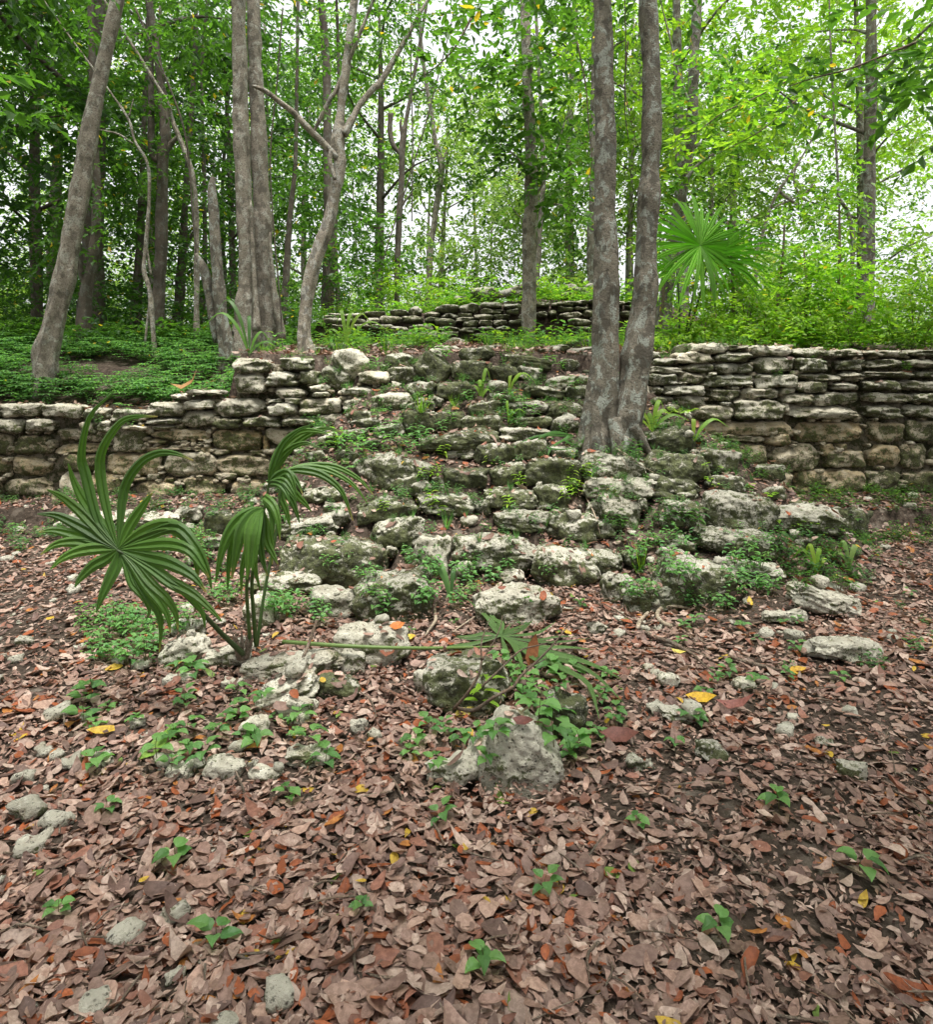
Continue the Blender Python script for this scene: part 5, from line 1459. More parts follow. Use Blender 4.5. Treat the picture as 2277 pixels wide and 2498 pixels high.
PROTO = {}
def plant(kind, u, v, label, group, scale=1.0, pal='g', name='seedling', cat='seedling'):
    """the plant's foot is where the sight line of its foot pixel meets ground or stone"""
    key = (kind, pal, random.randrange(2))
    g = cast(u, v)
    if key in PROTO:
        o = PROTO[key].copy(); COL.objects.link(o)
        o.name = name
    else:
        o = build_plant(name, kind, {'g': BLUE * 1.5, 'l': LIME * 1.15, 'd': DEEP * 1.5}[pal], len(PROTO) + 40)
        PROTO[key] = o
    s = scale * (random.uniform(.8, 1.2) if kind == 'lance' else random.uniform(.5, .95))
    o.location = (g[0], g[1], g[2])
    o.rotation_euler = (random.uniform(-.12, .12), random.uniform(-.12, .12), random.uniform(0, 6.28))
    o.scale = (s, s, s)
    return tag(o, label, cat, group)

SEED = [
 (6, 'seedling with broad leaves rooted in the open leaf litter left of the white rubble stones', 'seedlings in the left litter', 'heart', 'g', 1.0,
  [(80, 1150), (220, 1240), (110, 1370), (400, 1330), (730, 1170), (740, 1235), (800, 1020), (720, 950), (780, 1000), (650, 1460), (550, 1550), (770, 1550), (640, 1640), (120, 1640), (40, 1210), (20, 1340), (760, 1400)]),
  (6, 'broad-leaved seedling among the pale rubble stones below the loaf-shaped block', 'seedlings among the pale rubble', 'heart', 'g', .95,
  [(1100, 1140), (1110, 1215), (1030, 1310), (870, 1590), (960, 1430), (1220, 1480), (1150, 1460), (1270, 1200), (1460, 1340), (1370, 1320), (1500, 1430), (1540, 1330), (1090, 1320), (1620, 1620), (1700, 1640), (1600, 1480)]),
  (6, 'low leafy seedling in the green patch under the big palm leaf', 'seedlings under the big palm leaf', 'bush', 'g', .8,
  [(350, 930), (200, 890), (150, 800), (300, 820), (450, 800), (400, 640), (220, 720), (330, 740), (520, 820), (270, 900), (130, 900), (60, 640), (430, 700), (380, 590), (250, 580), (520, 700), (90, 720), (600, 640), (560, 560), (700, 690), (780, 640), (180, 610), (300, 680), (470, 880)]),
  (6, 'seedling in the gap between the palm stems and the mossy step stones', 'seedlings behind the palm stems', 'bush', 'g', .85,
  [(1010, 520), (1080, 480), (1430, 600), (1360, 570), (1700, 550), (1600, 560), (1740, 260), (880, 130), (820, 200), (750, 150), (900, 200), (1000, 430), (940, 460), (850, 60), (1300, 560), (1390, 500), (1480, 560), (1660, 640), (780, 240), (1650, 520)]),
  (7, 'seedling growing in front of the blocks of the lowest step', 'seedlings along the lowest step', 'bush', 'g', .8,
  [(390, 480), (390, 590), (280, 470), (450, 190), (540, 160), (600, 240), (330, 320), (240, 340), (700, 290), (560, 230), (740, 330), (990, 290), (1020, 420), (960, 360), (1130, 360), (1040, 200), (1400, 310), (1520, 320), (1240, 260), (900, 300), (680, 460), (650, 520), (720, 480), (880, 520), (940, 470), (1000, 260)]),
  (7, 'broad-leaved seedling tangled round the spread of the fallen frond', 'seedlings round the fallen frond', 'heart', 'g', 1.15,
  [(1180, 900), (1300, 1000), (1380, 1060), (1350, 1180), (1400, 1240), (1300, 1110), (1280, 940), (1600, 1040), (1700, 1020), (1600, 1100), (1420, 1130), (1500, 1280), (1560, 1350), (1450, 1310), (1530, 1000)]),
  (7, 'seedling with rounded leaves close in front of the peaked pitted boulder or beside it', 'seedlings by the peaked boulder', 'heart', 'g', 1.05,
  [(1560, 1480), (1700, 1560), (1660, 1590), (1720, 1480), (1020, 1440), (1180, 1430), (1090, 1600), (1150, 1440), (1740, 1530)]),
  (7, 'light green seedling in the litter between the small white stones and the pitted boulders', 'light green seedlings by the white stones', 'heart', 'g', .85,
  [(800, 1350), (690, 1400), (600, 1500), (840, 1430), (730, 1640), (920, 1480), (560, 1560)]),
  (7, 'single seedling on the bare litter at the foot of the oblong pitted boulder', 'seedlings by the oblong boulder', 'heart', 'd', .7, [(880, 640), (1750, 520), (1380, 490), (570, 700)]),
  (8, 'seedling on the broad open litter of the right side', 'seedlings in the right litter', 'heart', 'g', .85,
  [(80, 1190), (120, 1010), (40, 1430), (180, 1310), (590, 1510), (740, 1330), (800, 1150), (950, 990), (1140, 1070), (1730, 1030), (1340, 650), (1430, 640), (1050, 680), (650, 680), (720, 640), (620, 780), (860, 1040), (1360, 1010), (100, 1150), (170, 1340), (70, 1440), (1420, 840), (690, 1310)]),
  (8, 'seedling crowding round the sloping slabs on the right slope', 'seedlings on the right slope', 'bush', 'g', .9,
  [(840, 490), (700, 440), (720, 530), (1200, 410), (1030, 450), (1110, 290), (1100, 130), (900, 140), (390, 120), (320, 210), (440, 300), (330, 470), (290, 480), (930, 550), (680, 490), (650, 480), (1000, 380), (1060, 340), (1150, 400), (1000, 230), (700, 330), (600, 330), (540, 200), (1250, 430), (770, 130), (640, 110), (560, 60), (1180, 240), (460, 110), (420, 440)]),
  (8, 'bright low plant in the green bed at the far right end of the slope', 'plants in the right green bed', 'bush', 'd', .8,
  [(1400, 150), (1500, 180), (1450, 260), (1350, 260), (1600, 250), (1700, 230), (1420, 320), (1780, 280), (1660, 330), (1560, 300), (1330, 200), (1800, 420), (1720, 400), (1640, 120), (1480, 60), (1560, 90), (1380, 80), (1760, 130), (1830, 180), (1300, 90), (1610, 180), (1520, 350), (1820, 330), (1460, 420), (1350, 330), (1740, 60), (1680, 160), (1290, 150)]),
  (4, 'small leafy plant sprouting from a joint in the upper courses of the stair', 'plants in the upper stair joints', 'lance', 'g', .8,
  [(330, 240), (1060, 400), (1250, 560), (1420, 570), (1340, 530), (1540, 230), (1660, 370), (850, 620), (780, 680), (350, 500), (820, 180), (780, 160), (960, 470), (1190, 490), (1290, 470), (1480, 540), (1700, 390), (640, 470), (1620, 250), (1250, 620), (700, 500)]),
  (4, 'leafy plant in the herb drift on the left flank of the stair', 'plants on the left flank of the stair', 'lance', 'g', .95,
  [(110, 860), (200, 830), (300, 830), (520, 690), (640, 780), (260, 780), (150, 800), (370, 800), (430, 700), (600, 740), (110, 780), (340, 720), (240, 860), (560, 790), (680, 760), (470, 770), (60, 820), (580, 850)]),
  (4, 'seedling rooted in litter on a middle step of the stair', 'seedlings on the middle steps', 'lance', 'l', .75,
  [(750, 1270), (720, 1190), (640, 1000), (700, 990), (1110, 900), (1330, 1060), (380, 1230), (800, 850), (1140, 1190), (650, 1230), (610, 1120), (1310, 1040), (760, 1000), (1250, 1200), (1700, 1060), (1720, 1120), (1660, 1080), (1690, 980), (1640, 1150), (1780, 1000)]),
  (5, 'glossy seedling on the stones below the twin-trunk tree', 'seedlings below the twin-trunk tree', 'lance', 'd', .85,
  [(60, 1180), (370, 1250), (440, 1330), (500, 1340), (600, 1320), (680, 1320), (330, 840), (330, 750), (300, 880), (360, 780), (460, 690), (300, 720), (640, 1300), (560, 1340), (700, 1380), (740, 1330), (180, 1330), (220, 1360), (120, 1340), (50, 1000)]),
  (5, 'small bright plant along the foot of the tall wall and its kerb stones', 'plants along the foot of the tall wall', 'heart', 'l', .8,
  [(870, 1050), (1100, 1070), (1270, 1130), (1280, 1310), (1450, 1330), (1640, 1370), (1700, 1100), (800, 910), (890, 930), (1640, 1100), (1250, 1140), (820, 1030), (1540, 1340), (1390, 1350), (1720, 1360), (1600, 1390), (1800, 1370)]),
  (5, 'dark little plant clinging to the trunks and roots of the twin-trunk tree', 'plants on the twin-trunk roots', 'lance', 'd', .8, [(200, 430), (220, 350), (180, 500), (250, 420), (320, 680), (40, 700), (60, 660), (20, 740), (240, 800)]),
]
SEED.append((0, 'seedling in the open litter close to the viewer', 'seedlings close to the viewer', 'heart', 'g', .8, [(260, 1990), (420, 2120), (700, 1960), (880, 2230), (1080, 2010), (1330, 2180), (1560, 2020), (1750, 2290), (1900, 1980), (2100, 2140), (520, 2320), (140, 2240), (1180, 2380)]))
for crop, label, group, kind, pal, sc_, pts in SEED:
    for (x, y) in pts:
        u, v = px(crop, x, y)
        plant(kind, u, v, label, group, sc_, pal)

def single(kind, crop, x, y, label, scale, pal='l', cat='plant', name='plant'):
    u, v = px(crop, x, y)
    return plant(kind, u, v, label, None, scale, pal, name, cat)
single('lance', 7, 1040, 1270, 'fresh yellow-green seedling with pointed leaves before the large squared block', 1.25, 'l', 'seedling', 'seedling')
single('palmate', 3, 310, 560, 'single pale palmate-leaved plant over the edge of the long low wall', 1.3, 'g')
single('lance', 3, 1770, 800, 'tall thin-stemmed sapling with three bright leaves beside the arching palm leaflets', 1.1, 'l')
single('pinnate', 5, 610, 590, 'feathery yellow-green seedling against the tall wall', 1.5, 'l')
single('palmate', 4, 350, 600, 'grey-green palmate plant over the yellow-mossed rounded stone', 1.0, 'g')
single('grass', 4, 820, 1330, 'grass tuft beside the small smooth grey wedge', 1.0, 'g')
single('grass', 7, 990, 420, 'grass-like tuft at the foot of the small upright stone', .7, 'g')
single('grass', 4, 870, 490, 'tuft of arching grass beneath the rough mossy block', 1.3, 'l')
single('grass', 4, 640, 530, 'wispy grass spilling over the yellow-mossed stone', 1.2, 'l')
single('grass', 8, 330, 270, 'grass tuft hanging over the slanting stone', 1.3, 'l')
single('pinnate', 4, 120, 960, 'fern-like plant at the lower left flank beside the pale stone with grass roots', 1.2, 'g')

# strap-leaved rosettes
def rosette(label, crop, x, y, leaves, wid, pal=LIME, name='strap_leaf_plant', z0=0.0):
    """leaves: (azimuth deg, length m, lift)"""
    u, v = px(crop, x, y)
    g = cast(u, v) + np.array([0, 0, z0])
    out = []
    for az, L, lift in leaves:
        a = R(az)
        d = np.array([math.cos(a), math.sin(a) * .6 - .1, 0])
        out.append((np.array([g, g + d * L * .25 + np.array([0, 0, L * .42 * lift]), g + d * L * .6 + np.array([0, 0, L * .62 * lift]), g + d * L + np.array([0, 0, L * .38 * lift])]), wid, dict(face=(0, -.5, .8), wpos=.5, fold=.12, tip=.05, nst=12)))
    V, F, C, b = [], [], [], 0
    for path, w, k in out:
        vv, f = leaflet(path, w, **k); V.append(vv); F.append(f + b); b += len(vv)
        C.append(np.repeat(pal[rng.integers(0, len(pal), 1)] * rng.uniform(.8, 1.15), len(vv), 0))
    o = mk(name, np.concatenate(V), np.concatenate(F), None, M_FROND, None, np.concatenate(C), loc=tuple(g))
    return tag(o, label, 'plant')
rosette('strap-leaved rosette at the foot of the grown-together trunks', 1, 810, 1330, [(170, .6, 1.4), (140, .7, 1.6), (60, .4, 1.2), (100, .5, 1.6), (20, .35, .8)], .06, GREEN * 1.3)
rosette('broad strap-leaved rosette just uphill of the leaning whitish tree', 1, 1190, 1265, [(150, .45, 1.4), (100, .42, 1.7), (30, .5, 1.2), (60, .4, 1.6), (190, .3, .8)], .07, LIME)
rosette('strap-leaved rosette with long leaves at the left end of the low far wall', 1, 1265, 1290, [(20, .7, .9), (50, .6, 1.4), (110, .55, 1.7), (80, .5, 1.7), (160, .4, 1.1)], .075, LIME)
rosette('birdnest-like strap-leaved plant on the roots right of the twin-trunk tree', 5, 430, 660, [(165, .35, .7), (140, .3, 1.2), (60, .34, 1.5), (40, .3, 1.2), (15, .4, .7), (100, .2, 1.5)], .06, LIME)
rosette('two-leaved strap plant perched on the stones by the tall wall', 5, 715, 735, [(80, .22, 1.7), (25, .42, .9)], .055, LIME)
rosette('strap-leaved tuft in the right green bed, taller one', 8, 1560, 290, [(100, .2, 1.8), (60, .18, 1.7), (140, .2, 1.5), (30, .16, 1.2)], .045, LIME)
rosette('strap-leaved tuft in the right green bed, whitish one nearer the edge', 8, 1790, 260, [(100, .2, 1.8), (50, .2, 1.5), (140, .16, 1.4)], .05, PALE)
rosette('pair of strap leaves folded over between the slanting block and the layered slab', 7, 850, 490, [(125, .2, 1.9), (160, .22, 1.9), (80, .17, 2.0)], .04, BLUE)
rosette('bright strap-leaved tuft standing beside the rough mossy block', 4, 1060, 440, [(70, .3, 1.9), (100, .2, 1.8), (40, .16, 1.2), (140, .18, 1.4)], .05, LIME)
rosette('arching strap-leaved tuft behind the angular mossy block', 4, 1250, 400, [(80, .22, 1.6), (10, .3, 1.3), (35, .3, 1.3), (150, .15, 1.0)], .045, LIME)
rosette('short strap-leaved plant on the pale lens-shaped stone', 4, 1245, 600, [(95, .2, 1.9), (10, .2, 1.2), (60, .16, 1.4)], .035, LIME)

# the loops of dark narrow leaves at mid stair
g0 = cast(*px(4, 1700, 700))
def P4(pts):
    return np.array([at(*px(4, x, y), g0[1] - .12 + dy * 2) for x, y, dy in pts])
V, F, C, b = [], [], [], 0
for pts in ([(1700, 690, 0), (1600, 670, -.05), (1480, 690, -.1), (1380, 830, -.12), (1290, 940, -.12)], [(1700, 690, 0), (1620, 720, -.06), (1530, 790, -.12), (1505, 920, -.16), (1503, 1060, -.18), (1505, 1160, -.18)], [(1700, 685, 0), (1560, 660, -.05), (1480, 710, -.1), (1520, 770, -.14), (1640, 780, -.14), (1740, 755, -.1)],
            [(1640, 700, -.05), (1660, 690, -.1), (1640, 720, -.12), (1690, 745, -.12), (1735, 750, -.1)], [(1690, 690, 0), (1450, 690, -.05), (1300, 760, -.1), (1210, 810, -.1)]):
    v_, f_ = leaflet(P4(pts), .032, nst=24, wpos=.3, face=(0, -1, .4)); V.append(v_); F.append(f_ + b); b += len(v_)
    C.append(np.repeat(DEEP[1:2] * rng.uniform(1.3, 1.8), len(v_), 0))
tag(mk('strap_leaf_plant', np.concatenate(V), np.concatenate(F), None, M_FROND, None, np.concatenate(C), loc=tuple(g0)), 'dark narrow looping leaves trailing over the square-faced mottled block', 'plant')
# ------------------------------------------------------------------ leafy bushes of the right thicket and other shrubs
def shrub(label, clumps, leaf, pal, stems, per=10, wr=.5, name='shrub', yellow=.01, detail=1):
    c0 = np.mean([c[0] for c in clumps], 0)
    g = np.array([c0[0], c0[1], h1(c0[0], c0[1])])
    e = empty(name, tuple(g))
    tag(e, label, 'shrub')
    V, F4, F3, C = clump_crown(clumps, leaf, per, pal, detail, yellow, .3, wr)
    mk('foliage', V, F4, F3, M_LEAF, e, C, smooth=False, loc=tuple(g))
    tubes = []
    for c, r, k in clumps:
        for j in range(stems):
            t = c + (rng.random(3) - .5) * np.asarray(r)
            b_ = np.array([g[0] + (c[0] - g[0]) * .6 + random.uniform(-.1, .1), c[1], h1(c[0], c[1]) - .05])
            tubes.append(tube([b_, (b_ + t) / 2 + rng.normal(size=3) * .05, t], [.009, .007, .004], 5, 8, .05))
    V, F4, F3 = join(tubes)
    mk('stem', V, F4, F3, M_TWIG, e, loc=tuple(g))
    return e
shrub('bright yellow-green bush at the foot of the upright fan palm stalks', [cl(1725, 790, 9.2, 50, 45, 50), cl(1615, 810, 9.2, 34, 36, 24), cl(1765, 740, 9.9, 50, 40, 34)], .07, LIME, 3)
shrub('bush of small leaves with a bare white twig, right of the upright fan palm', [cl(1810, 720, 9.5, 75, 66, 90), cl(1870, 780, 9.3, 75, 50, 80), cl(1780, 800, 9.2, 50, 40, 40)], .065, LIME, 3)
shrub('yellowest tall bush at the right end of the thicket', [cl(1990, 700, 9.6, 85, 66, 100), cl(2060, 660, 9.8, 66, 54, 60), cl(2090, 760, 9.4, 75, 66, 80)], .085, LIME * 1.4, 3, yellow=.02)
shrub('dense low bush between the white-twig bush and the yellowest tall bush', [cl(1935, 780, 9.3, 75, 52, 90), cl(2010, 795, 9.2, 66, 46, 66)], .06, LIME, 2)
shrub('large bush behind the thicket below the bent grey trunk', [cl(1880, 660, 11.5, 90, 50, 60), cl(1960, 620, 11.8, 70, 40, 36), cl(1800, 640, 11.5, 60, 40, 30)], .09, PALE, 3)
shrub('bush of the thicket beyond the photographed end of the tall wall', [cl(2190, 740, 9.4, 90, 80, 90), cl(2280, 760, 9.3, 60, 80, 50)], .08, LIME, 3)
shrub('low bush in the gap between the twin-trunk tree and the tall wall', [cl(1600, 850, 8.6, 40, 30, 30), cl(1640, 860, 8.5, 40, 20, 22)], .05, LIME, 2)
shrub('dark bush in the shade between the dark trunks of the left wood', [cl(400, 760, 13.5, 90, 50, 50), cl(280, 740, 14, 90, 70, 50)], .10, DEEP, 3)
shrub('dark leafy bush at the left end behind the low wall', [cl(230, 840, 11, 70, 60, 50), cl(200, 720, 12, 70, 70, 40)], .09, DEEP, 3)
shrub('mid green bush behind the leaning whitish tree', [cl(850, 700, 13.8, 60, 50, 50), cl(800, 640, 14.2, 50, 60, 34)], .10, GREEN, 3)
shrub('light green bush rising over the low far wall near its middle', [cl(1020, 700, 14.6, 80, 30, 60), cl(1090, 690, 15, 60, 30, 40), cl(950, 690, 14.8, 60, 30, 40)], .09, LIME, 3)
shrub('light green bush on the far rubble heap', [cl(1330, 700, 14.2, 60, 35, 44), cl(1420, 720, 14, 50, 24, 30)], .08, LIME, 3)
shrub('bush in the shade beside the slender Y-forked tree', [cl(930, 640, 16, 70, 60, 50), cl(1000, 620, 17, 60, 50, 34)], .11, GREEN, 3)
shrub('bush past the far wall, bright haze put into its pale leaf colour', [cl(1130, 600, 19, 90, 60, 60), cl(1230, 560, 20, 80, 60, 44)], .13, PALE, 3)
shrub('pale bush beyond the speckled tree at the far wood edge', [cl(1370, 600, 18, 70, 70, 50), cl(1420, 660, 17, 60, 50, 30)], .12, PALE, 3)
shrub('leafy bush hiding the left end of the low far wall', [cl(745, 770, 12.8, 40, 34, 40), cl(700, 740, 13.2, 44, 40, 36)], .09, GREEN, 3)
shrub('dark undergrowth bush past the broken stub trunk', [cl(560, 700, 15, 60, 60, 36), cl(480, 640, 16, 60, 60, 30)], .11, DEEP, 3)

# ------------------------------------------------------------------ low herbs of the terraces: cover nobody could count
def herbs(name, label, xs, ys, n, kinds, pal, sc, dens=None):
    arrs, bb = [], []
    protos_ = [proto_plant('h', k, 70 + i) for i, k in enumerate(kinds)]
    for _ in range(n):
        x, y = random.uniform(*xs), random.uniform(*ys)
        if dens is not None and not dens(x, y): continue
        p, nn_, flag = drop(x, y, 6)
        pos, d, nv, L, W, shape, stems = random.choice(protos_)
        s = sc * random.uniform(.6, 1.3); a = random.uniform(0, 6.28)
        M = np.array([[math.cos(a), -math.sin(a), 0], [math.sin(a), math.cos(a), 0], [0, 0, 1]])
        c = pick(pal, len(pos), .003) * random.uniform(.8, 1.15)
        arrs.append(leaf_mesh(p + (pos @ M.T) * s, d @ M.T, nv @ M.T, L * s, W * s, c, 1, .1, -.2, shape))
    V, F4, F3, C = cat_leaves(arrs)
    tag(mk(name, V, F4, F3, M_LEAF, None, C, smooth=False), label, 'herbs', kind='stuff')
herbs('palmate_herbs', 'drift of grey-green palmate herbs on the low left terrace', (-9.5, -2.9), (8.25, 11.8), 1300, ['palmate', 'palmate', 'bush'], BLUE * 1.2, 1.05, lambda x, y: vnoise(np.array([[x * .8, y * .8, 3]]))[0] > -.6)
herbs('terrace_herbs', 'carpet of bright herbs on the terrace before the low far wall', (-3.0, 4.2), (8.45, 12.0), 330, ['bush', 'pinnate', 'lance', 'grass', 'lance'], np.vstack([GREEN * 1.5, BLUE, LIME * .8]), 1.3, lambda x, y: vnoise(np.array([[x * .9, y * .9, 8]]))[0] > -.1)
herbs('terrace_herbs', 'bright undergrowth on the right terrace behind the tall wall', (2.6, 9.5), (8.6, 12.5), 420, ['bush', 'pinnate', 'lance', 'lance'], np.vstack([LIME * 1.1, LIME * .7, GREEN * 1.5]), 1.7)
herbs('platform_herbs', 'low herbs over the far upper platform', (-3.5, 5.0), (13.4, 17), 700, ['bush', 'pinnate', 'lance'], np.vstack([GREEN * 1.6, LIME]), 1.6)
herbs('wood_herbs', 'dark herbs on the floor of the left wood', (-13, -3.0), (11.2, 18), 900, ['bush', 'palmate'], GREEN, 1.9)
herbs('stair_herbs', 'scattered tiny herbs in the joints of the ruined stair', (-2.2, 3.4), (5.2, 8.3), 1000, ['bush', 'lance', 'grass', 'heart'], BLUE, .45, lambda x, y: vnoise(np.array([[x * 1.5, y * 1.5, 1]]))[0] > -.1)
herbs('litter_herbs', 'scattered tiny herbs in the litter of the forest floor', (-4.5, 4.5), (3.4, 7.6), 330, ['bush', 'heart'], BLUE, .45, lambda x, y: vnoise(np.array([[x * .9, y * .9, 5]]))[0] > .0)
herbs('ledge_herbs', 'dark low herbs along the bench at the foot of the tall wall', (2.6, 5.4), (6.3, 7.9), 240, ['bush', 'heart'], GREEN, .6)
herbs('ledge_herbs', 'low herbs along the bench at the foot of the long low wall', (-5.5, -1.4), (5.6, 7.9), 260, ['bush', 'heart'], BLUE, .55)

# ------------------------------------------------------------------ leaf litter
BROWN = np.array([1.08, .98, .93]) * np.array([[.31, .225, .19], [.26, .18, .15], [.37, .29, .245], [.20, .14, .115], [.44, .36, .31], [.29, .20, .16], [.24, .12, .085], [.155, .105, .09], [.36, .26, .21]])
def litter():
    n = 60000
    Y = 1.25 + 7.4 * rng.random(n) ** 1.25
    X = rng.uniform(-.95, .95, n) * (Y + .45)
    onm = H(X, Y) > .12
    keep = (~onm) | (rng.random(n) < .8)
    patch = fbm(np.stack([X * 1.1, Y * 1.1, X * 0], 1), 44, 2)
    keep &= rng.random(n) < np.clip(1.0 + .9 * patch, .25, 1)
    X, Y = X[keep], Y[keep]
    P, Nn, okk = [], [], []
    for x, y in zip(X, Y):
        p, nn, on = drop(x, y, 3.0)
        ok = nn[2] > .55 and (not on or random.random() < (.12 if y < 4.8 else .22))
        if y > 7.9 and p[2] > 1.0 and not on: ok = ok and random.random() < .4
        okk.append(ok); P.append(p); Nn.append(nn)
    okk = np.array(okk); P = np.array(P)[okk]; Nn = np.array(Nn)[okk]
    m = len(P)
    P[:, 2] += .004 + .022 * rng.random(m) ** 1.5
    nrm = unit(Nn + rng.normal(size=(m, 3)) * .21)
    nrm[nrm[:, 2] < 0] *= -1
    a = rng.uniform(0, 2 * math.pi, m)
    d = np.stack([np.cos(a), np.sin(a), np.zeros(m)], 1)
    d = unit(d - nrm * np.sum(d * nrm, 1)[:, None])
    L = rng.choice([.036, .050, .064, .080, .104], m, p=[.32, .28, .22, .12, .06]) * rng.uniform(.85, 1.15, m)
    W = L * rng.uniform(.36, .62, m)
    c = BROWN[rng.integers(0, len(BROWN), m)] * rng.uniform(.7, 1.2, (m, 1))
    q = rng.random(m)
    c[q < .055] = np.array([.30, .085, .03]) * rng.uniform(.7, 1.2, (int((q < .055).sum()), 1))
    c[(q > .055) & (q < .068)] = np.array([.40, .16, .04])
    c[(q > .068) & (q < .0735)] = np.array([.50, .33, .04])
    c[(q > .0735) & (q < .078)] = np.array([.14, .22, .04])
    P -= d * L[:, None] * .5
    V, F4, F3, C = leaf_mesh(P, d, nrm, L, W, c, 2, rng.uniform(-.15, .22, m), rng.normal(size=m) * .28, (.46, .40))
    tag(mk('leaf_litter', V, F4, F3, M_DRY, None, C, smooth=True), 'brown and pinkish dead leaves covering the forest floor', 'leaf litter', kind='stuff')
    # crumbs of broken leaf and bark
    n2 = 48000
    Y = 1.25 + 6.6 * rng.random(n2) ** 1.35
    X = rng.uniform(-.80, .80, n2) * (Y + .35)
    Z = H(X, Y) + .006
    a = rng.uniform(0, 6.28, n2)
    d = np.stack([np.cos(a), np.sin(a), rng.normal(size=n2) * .2], 1)
    nn = unit(np.array([0, 0, 1.0]) + rng.normal(size=(n2, 3)) * .4)
    L2 = rng.uniform(.012, .04, n2)
    V, F4, F3, C = leaf_mesh(np.stack([X, Y, Z + .006 * rng.random(n2)], 1), d, nn, L2, L2 * rng.uniform(.25, .7, n2), BROWN[rng.integers(0, len(BROWN), n2)] * rng.uniform(.6, 1.3, (n2, 1)), 0)
    tag(mk('leaf_crumbs', V, F4, F3, M_DRY, None, C, smooth=False), 'crumbs of broken leaves and bark on the soil', 'leaf litter', kind='stuff')
litter()

def terrace_litter():
    n = 5200
    X, Y = rng.uniform(-3.4, 4.5, n), rng.uniform(8.2, 12.8, n)
    P = np.stack([X, Y, H(X, Y) + .015 + .02 * rng.random(n)], 1)
    a = rng.uniform(0, 6.28, n)
    L = rng.uniform(.05, .12, n)
    V, F4, F3, C = leaf_mesh(P, np.stack([np.cos(a), np.sin(a), rng.normal(size=n) * .2], 1), unit(np.array([0, -.2, 1.0]) + rng.normal(size=(n, 3)) * .3), L, L * .45, BROWN[rng.integers(0, len(BROWN), n)] * rng.uniform(.6, 1.1, (n, 1)), 1, .1, .3)
    tag(mk('leaf_litter', V, F4, F3, M_DRY, None, C), 'dead leaves between the herbs of the terrace', 'leaf litter', kind='stuff')
    parts = []
    for i in range(420):
        y = 1.4 + 6 * random.random() ** 1.2; x = random.uniform(-.78, .78) * (y + .3)
        p, nn, on = drop(x, y, 3)
        if on: continue
        a = random.uniform(0, 6.28); l = random.uniform(.05, .22)
        q = p + np.array([math.cos(a) * l, math.sin(a) * l, 0]); q[2] = h1(q[0], q[1])
        if abs(q[2] - p[2]) > .05: continue
        m = (p + q) / 2 + np.array([random.uniform(-.02, .02), random.uniform(-.02, .02), .012])
        z = np.array([0, 0, .018])
        parts.append(tube([p + z, m + z, q + z], np.array([1, .9, .6]) * random.uniform(.0018, .0045), 5, 6, .1, seed=i))
    V, F4, F3 = join(parts)
    tag(mk('twig_litter', V, F4, F3, M_TWIG), 'thin broken twigs lying in the leaf litter', 'twigs', kind='stuff')
terrace_litter()

def rubble():
    parts = []
    r = random.Random(5)
    V, F, b = [], [], 0
    for i in range(430):
        y = 1.5 + 6.2 * r.random() ** 1.1
        x = r.uniform(-.72, .72) * y
        if vnoise(np.array([[x * .9, y * .9, 9]]))[0] < -.02 and y < 5: continue
        s = r.choice([.02, .03, .035, .05, .07, .09]) * r.uniform(.7, 1.2)
        S, f = stone_mesh(s * 1.3, s, s * .8, r.choice('bpr'), 900 + i, 5)
        p = drop(x, y, 3)[0]
        a = r.uniform(0, 6.28)
        S = np.stack([S[:, 0] * math.cos(a) - S[:, 1] * math.sin(a), S[:, 0] * math.sin(a) + S[:, 1] * math.cos(a), S[:, 2]], 1)
        V.append(S + p + np.array([0, 0, s * .25])); F.append(f + b); b += len(S)
    o = mk('rubble', np.concatenate(V), np.concatenate(F), None, M_STONE)
    o.color = (-.05, .1, 1.0, 1)
    tag(o, 'small chips of pale limestone scattered through the litter', 'rubble', kind='stuff')
rubble()

# single fallen leaves that stand out
def fallen_leaf(crop, x, y, L, W, az, colr, label, up=0.0, lift=.02, curl=.3):
    u, v = px(crop, x, y)
    g = cast(u, v) + np.array([0, 0, lift])
    d = unit(np.array([[math.cos(R(az)), math.sin(R(az)), up]]))
    nrm = unit(np.array([[0, -.35, 1.0]])) if up < .8 else np.array([[.2, -1, .1]])
    V, F4, F3, C = leaf_mesh(g[None] - d * L / 2 * (0 if up > .8 else 1), d, nrm, L, W, np.array([colr]), 1, .12, curl, (.46, .42))
    tag(mk('fallen_leaf', V, F4, F3, M_DRY, None, C, loc=tuple(g)), label, 'fallen leaf')
fallen_leaf(8, 765, 1175, .14, .075, -18, (.62, .38, .03), 'large bright yellow fallen leaf near the crumbly white-edged stone')
fallen_leaf(8, 1430, 980, .09, .06, 5, (.60, .36, .04), 'yellow-orange fallen leaf near the end of the thicker fallen branch')
fallen_leaf(8, 615, 850, .10, .035, -50, (.62, .52, .12), 'pale yellow narrow fallen leaf beside the forked branch')
fallen_leaf(7, 560, 748, .09, .055, -10, (.62, .45, .06), 'yellow fallen leaf lying by the fallen frond stalk')
fallen_leaf(7, 478, 672, .09, .07, 15, (.52, .17, .04), 'orange fallen leaf beside the smooth pale wedge boulder')
fallen_leaf(8, 1105, 500, .09, .045, 80, (.60, .42, .05), 'yellow leaf at the foot of the large sloping slab', .3)
fallen_leaf(8, 205, 1440, .16, .09, -15, (.15, .055, .04), 'big dark red-brown shiny leaf on the litter beside the creepers')
fallen_leaf('R', 850, 640, .19, .075, 60, (.30, .115, .05), 'rust-brown dry leaf standing upright among the frond and creepers', 2.5, .0, .15)
fallen_leaf(7, 425, 870, .11, .06, 10, (.24, .09, .05), 'curled red-brown leaf at the low end of the smooth wedge boulder', .1, .03, .8)
